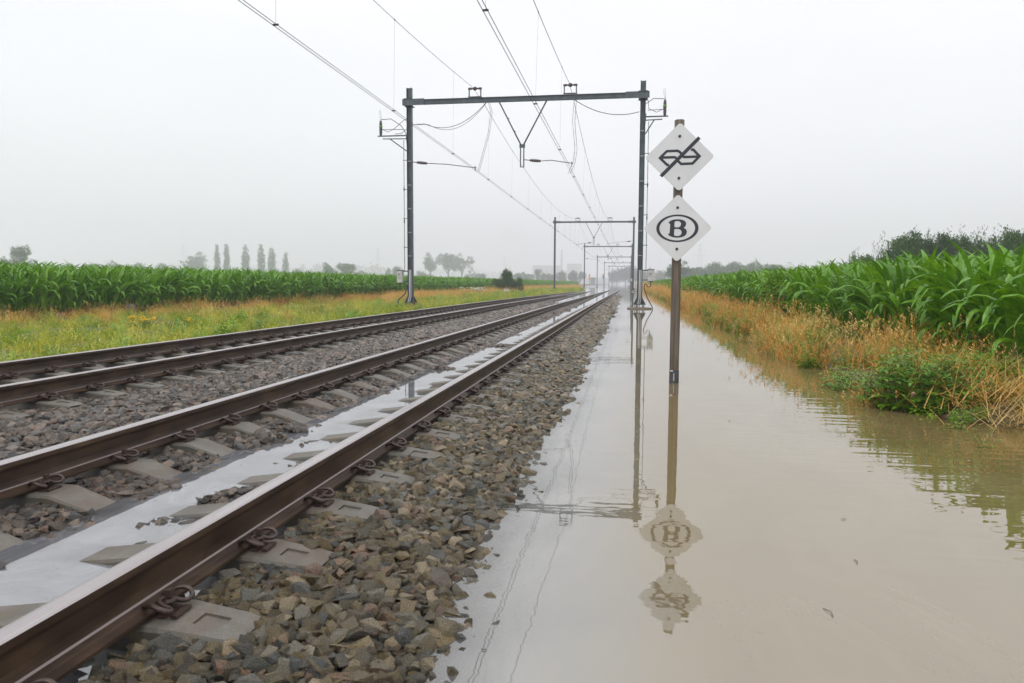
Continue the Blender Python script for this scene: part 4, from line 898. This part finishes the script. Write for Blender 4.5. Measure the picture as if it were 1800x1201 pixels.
def tree_meshes(kind, seed):
    """unit tree: height 1, returns crown mesh and trunk mesh"""
    g_ = random.Random(seed)
    if kind == 'poplar':
        blobs = [(g_.gauss(0, .006), 0, z, .05+.075*math.sin(math.pi*min(1, (z-.05)*1.02)**.8), .05+.075*math.sin(math.pi*min(1, (z-.05)*1.02)**.8), .09) for z in np.linspace(.16, .93, 12)]; nc, per, sp_, sz = 420, 12, .014, .013
    elif kind == 'broad':
        blobs = [(g_.gauss(0, .16), g_.gauss(0, .16), g_.uniform(.42, .82), g_.uniform(.11, .19), g_.uniform(.11, .19), g_.uniform(.09, .15)) for _ in range(9)]+[(0, 0, .6, .2, .2, .2)]; nc, per, sp_, sz = 420, 13, .020, .014
    elif kind == 'round':
        blobs = [(g_.gauss(0, .22), g_.gauss(0, .2), g_.uniform(.25, .68), .25, .25, .26) for _ in range(7)]; nc, per, sp_, sz = 480, 13, .03, .022
    else:  # bush
        blobs = [(g_.gauss(0, .26), g_.gauss(0, .22), g_.uniform(.2, .66), g_.uniform(.18, .3), .24, g_.uniform(.16, .28)) for _ in range(9)]; nc, per, sp_, sz = 950, 18, .026, .017
    pts = crown_pts(blobs, nc, seed); V, F = leafcloud(pts, per, sp_, sz, seed)
    if kind == 'bush':   # shoots standing proud of the outline
        sh = []
        for k in range(16):
            a = g_.uniform(0, 6.28); r0 = g_.uniform(.1, .42); x, y = r0*math.cos(a), r0*math.sin(a)*.9; zt = .70+g_.gauss(0, .05)-.30*r0; sh += [(x+j*g_.gauss(.004, .008), y, zt+j*.02) for j in range(9)]
        V2, F2 = leafcloud(sh, 5, .008, .010, seed+3); F = np.concatenate([F, F2+len(V)]); V = np.concatenate([V, V2])
    V[:, 2] = np.maximum(V[:, 2], .02); crown = np_mesh('crown', V, F)
    mb = MB(); mb.tube([(0, 0, -.03), (g_.gauss(0, .01), 0, .25), (g_.gauss(0, .02), 0, .55)], [.026, .018, .008], 7)
    for k in range(7):
        a = g_.uniform(0, 6.28); zb = g_.uniform(.18, .45); t = (.16 if kind != 'poplar' else .05)*g_.uniform(.7, 1.3); mb.tube([(0, 0, zb), (math.cos(a)*t*.5, math.sin(a)*t*.5, zb+.12), (math.cos(a)*t, math.sin(a)*t, zb+.24)], [.010, .007, .003], 5)
    tr = mb.mesh('trunk'); tr.materials.append(M_bark); return crown, tr
TM = {}
for k, nn in (('poplar', 3), ('broad', 4), ('round', 4), ('bush', 5)):
    TM[k] = []
    for i in range(nn): c_, t_ = tree_meshes(k, 900+i*17+len(k)); c_.materials.append(M_bushl if k == 'bush' else M_tree); TM[k].append((c_, t_))
tree_i = 0
def tree(name, kind, x, y, ztop, hw, label, cat='tree', group=None, zbase=.2):
    global tree_i
    c_, t_ = TM[kind][tree_i % len(TM[kind])]; tree_i += 1
    h = ztop-zbase; wid = {'poplar': .125, 'broad': .33, 'round': .44, 'bush': .48}[kind]; sx_ = hw/wid
    e = empty(name, (x, y, zbase), random.uniform(0, 6.28)); e.scale = (sx_, sx_, h/(.79 if kind == 'bush' else .93)); tag(e, label, cat, group); link('crown', c_, e); link('trunk', t_, e)
TREES = [
 ('broad', -222.7, 240, 14.4, 4.1, 'dark broadleaf tree rising over the maize, tallest of its little group'), ('broad', -227.6, 240, 10.0, 2.8, 'smaller tree at the outer edge of the dark group over the maize'), ('broad', -218.2, 240, 9.4, 3.0, 'low tree leaning off the dark tall tree over the maize'),
 ('round', -408.4, 520, 17.6, 11.3, 'wide rounded pale tree in the mist, first beyond the dark group'), ('round', -407.2, 560, 17.0, 9.5, 'pale rounded tree in mist, second from the dark group'), ('round', -382.2, 560, 16.0, 6.9, 'pale low tree in mist, third from the dark group'), ('round', -432, 540, 14, 6, 'small faint tree in mist close behind the dark group'),
 ('broad', -270.8, 430, 19.4, 8.0, 'open crowned pale tree just before the row of poplars'),
 ('poplar', -256.7, 430, 22.9, 2.0, 'slim grey green poplar, first of the row'), ('poplar', -250.1, 430, 22.9, 2.3, 'slim poplar, second of the row'), ('poplar', -237.5, 430, 22.1, 2.7, 'slim poplar standing alone in the middle of the row'), ('poplar', -227.0, 430, 22.8, 2.6, 'broader poplar paired close with another'), ('poplar', -219.9, 430, 20.7, 2.7, 'poplar leaning towards its closer pair mate, the shorter of the two'), ('poplar', -210.7, 430, 17.8, 2.3, 'shortest poplar, last of the row'),
 ('round', -244.6, 520, 13.3, 4.8, 'small misty round tree beyond the last poplar'), ('broad', -161.3, 380, 11.6, 5.3, 'grey green tree pair before the near gantry, outer tree'), ('broad', -149.7, 380, 11.6, 6.5, 'grey green tree pair before the near gantry, inner tree'),
 ('round', -169.9, 520, 12.9, 4.8, 'faint tree behind the switch box on the near gantry post'), ('round', -121.2, 420, 9.3, 2.9, 'small dark tree just past the near gantry post'),
 ('broad', -132.2, 480, 20.7, 6.2, 'tall open tree, first of the trio beyond the near gantry post'), ('broad', -119.6, 480, 21.1, 8.6, 'widest tree of the trio beyond the near gantry post'), ('broad', -110.6, 480, 20.2, 6.6, 'last tree of the trio beyond the near gantry post'),
 ('round', -106.5, 480, 8.3, 3, 'low bushy tree at the foot of the tree trio'), ('round', -125.4, 600, 10.5, 4.2, 'faint low tree beyond the trio'), ('round', -104.5, 520, 8.1, 2.8, 'small low tree between the trio and the shrub'),
 ('round', -94.7, 560, 9.9, 3.5, 'misty round tree just before the shrub by the verge'), ('round', -84.1, 560, 11.3, 4.3, 'misty round tree right behind the shrub by the verge'), ('round', -78.3, 560, 9.5, 4.3, 'misty low tree past the shrub'), ('broad', -70.0, 560, 12.1, 3.5, 'thin topped misty tree halfway to the second gantry'),
 ('round', -65.2, 560, 8.7, 3.5, 'low misty tree before the pale factory hall'), ('round', -59.9, 560, 10, 3.5, 'round misty tree beside the second gantry post'), ('round', -50.8, 560, 11.3, 4.8, 'large round misty tree below the factory chimney'), ('round', -43, 560, 11.3, 3.9, 'round misty tree before the third gantry'), ('round', -37, 560, 10, 3.5, 'round misty tree at the third gantry post'),
 ('broad', 17.6, 280, 10.1, 3.7, 'grey green tree standing behind the sign post'), ('broad', 15.4, 280, 8.2, 2.4, 'small tree half hidden behind the sign post')]
for k, x, y, z, hw, lb in TREES:
    q_ = 1.35 if 400 < y < 500 else 1.0; x, y, z, hw = x*q_, y*q_, 1.16+(z-1.16)*q_, hw*q_
    tree('poplar_tree' if k == 'poplar' else 'broadleaf_tree', k, x, y, z, hw, lb, group='poplars in a row' if k == 'poplar' else None)
WOOD = [(-10.8, 650, 13, 7), (-3.5, 650, 16, 7.5), (5.3, 650, 16.5, 7.5), (13.6, 650, 15, 7.5), (23.3, 650, 13, 8)]
for i, (x, y, z, hw) in enumerate(WOOD): tree('broadleaf_tree', 'round', x, y, z, hw, ['outermost', 'second', 'central', 'fourth', 'last'][i]+' misty tree of the wood closing the far end of the line', group='trees of the wood at the end of the line')
for i, (x, y, z, hw) in enumerate([(35, 520, 11, 6), (41.6, 520, 13, 7), (51.1, 520, 13.8, 7), (59.4, 520, 15, 7), (69.9, 520, 14.6, 8), (80.3, 520, 16.1, 9), (90.3, 520, 16.1, 8), (96.7, 520, 13.1, 5.5)]): tree('broadleaf_tree', 'round', x*.72, y*.72, z*.78+.5, hw*.85, ['first', 'second', 'third', 'fourth', 'fifth', 'sixth', 'seventh', 'eighth'][i]+' blue grey tree from the sign post in the misty wood', group='trees of the wood right of the signs')
BUSH = [(18.4, 64, 3.7, 1.4, 'lowest bush at the open end of the dark hedge trees'), (19.9, 62, 4.5, 1.7, 'second dark bush of the hedge behind the maize'), (21.4, 60, 4.9, 1.9, 'tallest feathery dark bush behind the maize'), (23.0, 60, 4.6, 1.7, 'dark green bush right of the feathery tall one'), (24.8, 62, 4.9, 1.8, 'bush in the middle of the hedge behind the maize'), (24.9, 58, 4.8, 1.8, 'broad leafed bush past the middle of the hedge'), (27.2, 60, 4.8, 1.9, 'dark bush near the end of the hedge'), (27.4, 57, 4.6, 1.8, 'second last bush of the hedge at the picture edge'), (25.6, 50, 4.5, 1.8, 'last and highest bush of the hedge at the picture edge')]
for x, y, z, hw, lb in BUSH: tree('hedge_bush', 'bush', x, y, z, hw, lb, 'bush', 'hedge bushes behind the right maize field')
tree('verge_shrub', 'bush', -14.6, 88, 2.8, .75, 'pointed dark green shrub on the verge, taller half', 'shrub', None, .1); tree('verge_shrub', 'bush', -15.6, 88.4, 1.75, 1.0, 'low dark green shrub left of the pointed one on the verge', 'shrub', None, .1); tree('verge_shrub', 'bush', -13.6, 88.3, 1.75, .8, 'low shrub right of the pointed one on the verge', 'shrub', None, .1)

# ------------------------------------------------------------------ small lineside things
mk = empty('marker_board', (-11.85, 70.8, 0)); tag(mk, 'small white distance board with two dark marks standing in the flooded verge', 'marker board')
mb = MB(); mb.box((0, 0, .43), (.42, .02, .24)); mb.build('board', M_white, mk)
mb = MB(); mb.box((-.07, -.012, .44), (.10, .004, .08)); mb.box((.08, -.012, .44), (.09, .004, .08)); mb.build('marking', M_black, mk)
mb = MB(); mb.bar((0, .03, -.2), (0, .03, .5), .05); mb.build('stake', M_dark, mk)
s1 = empty('signal_sign', (-11.0, 205, 0)); tag(s1, 'narrow yellow board on a thin pole standing in the distant flood', 'signal sign')
mb = MB(); mb.box((0, 0, 2.75), (.42, .04, 1.5)); mb.add([(-.21, -.02, 3.5), (.21, -.02, 3.5), (0, -.02, 3.75), (-.21, .02, 3.5), (.21, .02, 3.5), (0, .02, 3.75)], [(0, 1, 2), (5, 4, 3), (0, 2, 5, 3), (1, 4, 5, 2)]); mb.build('board', M_yel, s1); mb = MB(); mb.bar((0, .06, -.4), (0, .06, 2.2), .07); mb.build('pole', M_dark, s1)
s2 = empty('signal_sign', (-8.1, 232, 0)); tag(s2, 'round yellow disc above a blue plate on a distant pole', 'signal sign')
mb = MB(); mb.tube([(0, -.05, 3.75), (0, 0, 3.75)], .34, 16); mb.build('disc', M_yel, s2); mb = MB(); mb.box((0, 0, 2.95), (.36, .05, .8)); mb.build('plate', M_blue, s2); mb = MB(); mb.bar((0, .07, -.4), (0, .07, 4), .1); mb.build('pole', M_dark, s2)
cb = empty('equipment_cabinet', (-11.5, 236, 0)); tag(cb, 'pale grey equipment cabinet beside the line in the distance', 'cabinet'); mb = MB(); mb.box((0, 0, 1.5), (1.6, 1.0, 2.4)); mb.build('cabinet_body', M_cab, cb); mb = MB(); mb.box((0, 0, 2.75), (1.8, 1.2, .12)); mb.build('roof', M_galv, cb); mb = MB(); mb.box((-.38, -.51, 1.5), (.7, .02, 2.1)); mb.build('door', M_poly, cb); mb = MB(); mb.box((.38, -.51, 1.5), (.7, .02, 2.1)); mb.build('door', M_poly, cb)
for x, y, lb in ((-12.5, 215, 'flat white slab showing above the flood left of the line, far off'), (22.6, 250, 'flat white slab showing above the flood at the foot of the maize, far off')):
    if x > 0: x = 1.9*1.0; y = 240
    mb = MB(); mb.box((x, y, .03), (1.1, 1.0, .12)); o = mb.build('white_slab', M_white); tag(o, lb, 'slab')

# ------------------------------------------------------------------ far works, pylons, ridge
pp = empty('power_station', (-137, 1500, 0)); pp.scale = (1.3, 1.3, 1.29); tag(pp, 'pale misty power station with a tall chimney and block halls', 'power station')
mb = MB(); mb.box((-22, 0, 14), (44, 30, 28)); mb.build('hall', M_plant, pp); mb = MB(); mb.box((20, 5, 15.5), (22, 24, 31)); mb.build('hall', M_plant, pp); mb = MB(); mb.box((4, 0, 10), (12, 20, 20)); mb.build('hall', M_plant, pp)
mb = MB(); mb.tube([(1, -12, 0), (1, -12, 53)], [2.4, 1.5], 14); mb.tube([(1, -12, 36), (1, -12, 37)], 3.0, 14); mb.build('chimney', M_plant, pp)
for k in range(7):
    for r_ in (8, 18): mb = MB(); mb.box((-40+6*k, -15.03, r_), (3.2, .1, 5)); mb.build('window', M_win, pp)
hs = empty('house', (-190, 690, 0)); tag(hs, 'pale brick house with a red roof at the foot of the misty tree trio', 'house'); mb = MB(); mb.box((0, 0, 3), (13, 8, 6)); mb.build('wall', M_brick, hs); mb = MB(); mb.prism([(-6.8, 6), (6.8, 6), (0, 9.4)], -4.4, 4.4); mb.build('roof', M_roof, hs)
for k in range(3): mb = MB(); mb.box((-4+4*k, -4.03, 3.4), (1.3, .1, 1.6)); mb.build('window', M_win, hs)
def pylon(x, y, h, label):
    e = empty('electricity_pylon', (x, y, 0)); tag(e, label, 'pylon'); mb = MB(); w0 = h*.085
    for sx_ in (-1, 1):
        for sy in (-1, 1): mb.bar((sx_*w0, sy*w0, 0), (sx_*w0*.14, sy*w0*.14, h), .35)
    k = 9
    for i in range(k):
        a = 1-.86*i/k; b_ = 1-.86*(i+1)/k
        for sy in (-1, 1): mb.bar((-w0*a, sy*w0*a, h*i/k), (w0*b_, sy*w0*b_, h*(i+1)/k), .22); mb.bar((w0*a, sy*w0*a, h*i/k), (-w0*b_, sy*w0*b_, h*(i+1)/k), .22)
    mb.build('lattice_tower', M_galv, e)
    for zz, L_ in ((.70, .16), (.82, .13), (.93, .09)): mb = MB(); mb.bar((-h*L_, 0, h*zz), (h*L_, 0, h*zz), .5); mb.bar((-h*L_, 0, h*zz), (0, 0, h*(zz+.05)), .25); mb.bar((h*L_, 0, h*zz), (0, 0, h*(zz+.05)), .25); mb.build('crossarm', M_galv, e)
pylon(-632, 1800, 86, 'faint lattice pylon left of the near gantry post'); pylon(-1235, 1900, 104, 'faint lattice pylon before the first poplar'); pylon(164, 1800, 96, 'faint lattice pylon right of the letter B sign'); pylon(-357, 2100, 74, 'faint thin mast left of the plume')
for seed, y0, x0, x1, zt, lb in ((1, 2200, -1850, -740, 56, 'pale blue wooded ridge across the left horizon'), (2, 2300, -760, -280, 44, 'pale tree belt low behind the trio'), (4, 1800, -270, 130, 13, 'pale low woodland behind the far end of the line'), (3, 1500, -697, -505, 43, 'misty plantation rows past the poplars')):
    g_ = np.random.default_rng(seed); n_ = int((x1-x0)/6.0); cs = []
    for i in range(n_):
        x = x0+(x1-x0)*i/n_; t = (x-x0)/(x1-x0); hh_ = zt*(.62+.38*math.sin(math.pi*min(1, t*1.15)**.7) + .10*mnoise.noise(Vector((x*.02, seed, 0)))) if seed != 3 else zt*(.78+.25*mnoise.noise(Vector((x*.05, 1, 0))))
        for k in range(10): cs.append((x+g_.normal(0, 6), y0+g_.normal(0, 20), hh_*(k+.5)/10*g_.uniform(.9, 1.08)))
    V, F = leafcloud(cs, 5, 3.0, 3.4, seed); me = np_mesh('distant_wood', V, F); o = link('distant_wood', me, None, M_tree); tag(o, lb, 'wood', kind='stuff')
# plume
m = bpy.data.materials.new('plume_vapour'); m.use_nodes = True; nt = m.node_tree; nt.nodes.clear(); out = N(nt, 'ShaderNodeOutputMaterial'); pv = N(nt, 'ShaderNodeVolumePrincipled'); pv.inputs['Color'].default_value = (1, 1, 1, 1); pv.inputs['Density'].default_value = .03; nt.links.new(pv.outputs[0], out.inputs['Volume']); M_plume = m
bmm = bmesh.new()
for k in range(15):
    t = k/14; r0 = 3+14*t; mtx = Matrix.Translation((-136-110*t**.9+random.gauss(0, 2), 1485, 73+27*t**.6+random.gauss(0, 2)*t)) @ Matrix.Diagonal((1.35*r0, r0, .8*r0, 1)); bmesh.ops.create_icosphere(bmm, subdivisions=3, radius=1.0, matrix=mtx)
me = bpy.data.meshes.new('plume'); bmm.to_mesh(me); bmm.free(); o = link('vapour_plume', me, None, M_plume); rm = o.modifiers.new('r', 'REMESH'); rm.mode = 'VOXEL'; rm.voxel_size = 2.2; tag(o, 'white vapour plume drifting left from the chimney', 'plume', kind='stuff')
tx = bpy.data.textures.new('pl', 'CLOUDS'); tx.noise_scale = 10; dm = o.modifiers.new('d', 'DISPLACE'); dm.texture = tx; dm.strength = 7

# ------------------------------------------------------------------ haze: one closed box of moist air
m = bpy.data.materials.new('moist_air'); m.use_nodes = True; nt = m.node_tree; nt.nodes.clear(); out = N(nt, 'ShaderNodeOutputMaterial'); pv = N(nt, 'ShaderNodeVolumePrincipled'); pv.inputs['Color'].default_value = (.95, .952, 1, 1); pv.inputs['Density'].default_value = .0010; pv.inputs['Anisotropy'].default_value = .0; nt.links.new(pv.outputs[0], out.inputs['Volume'])
mb = MB(); mb.box((0, 2900, 94.5), (7000, 6400, 191)); hz = mb.build('haze', m); tag(hz, 'thin grey mist over the flooded fields', 'mist', kind='stuff')
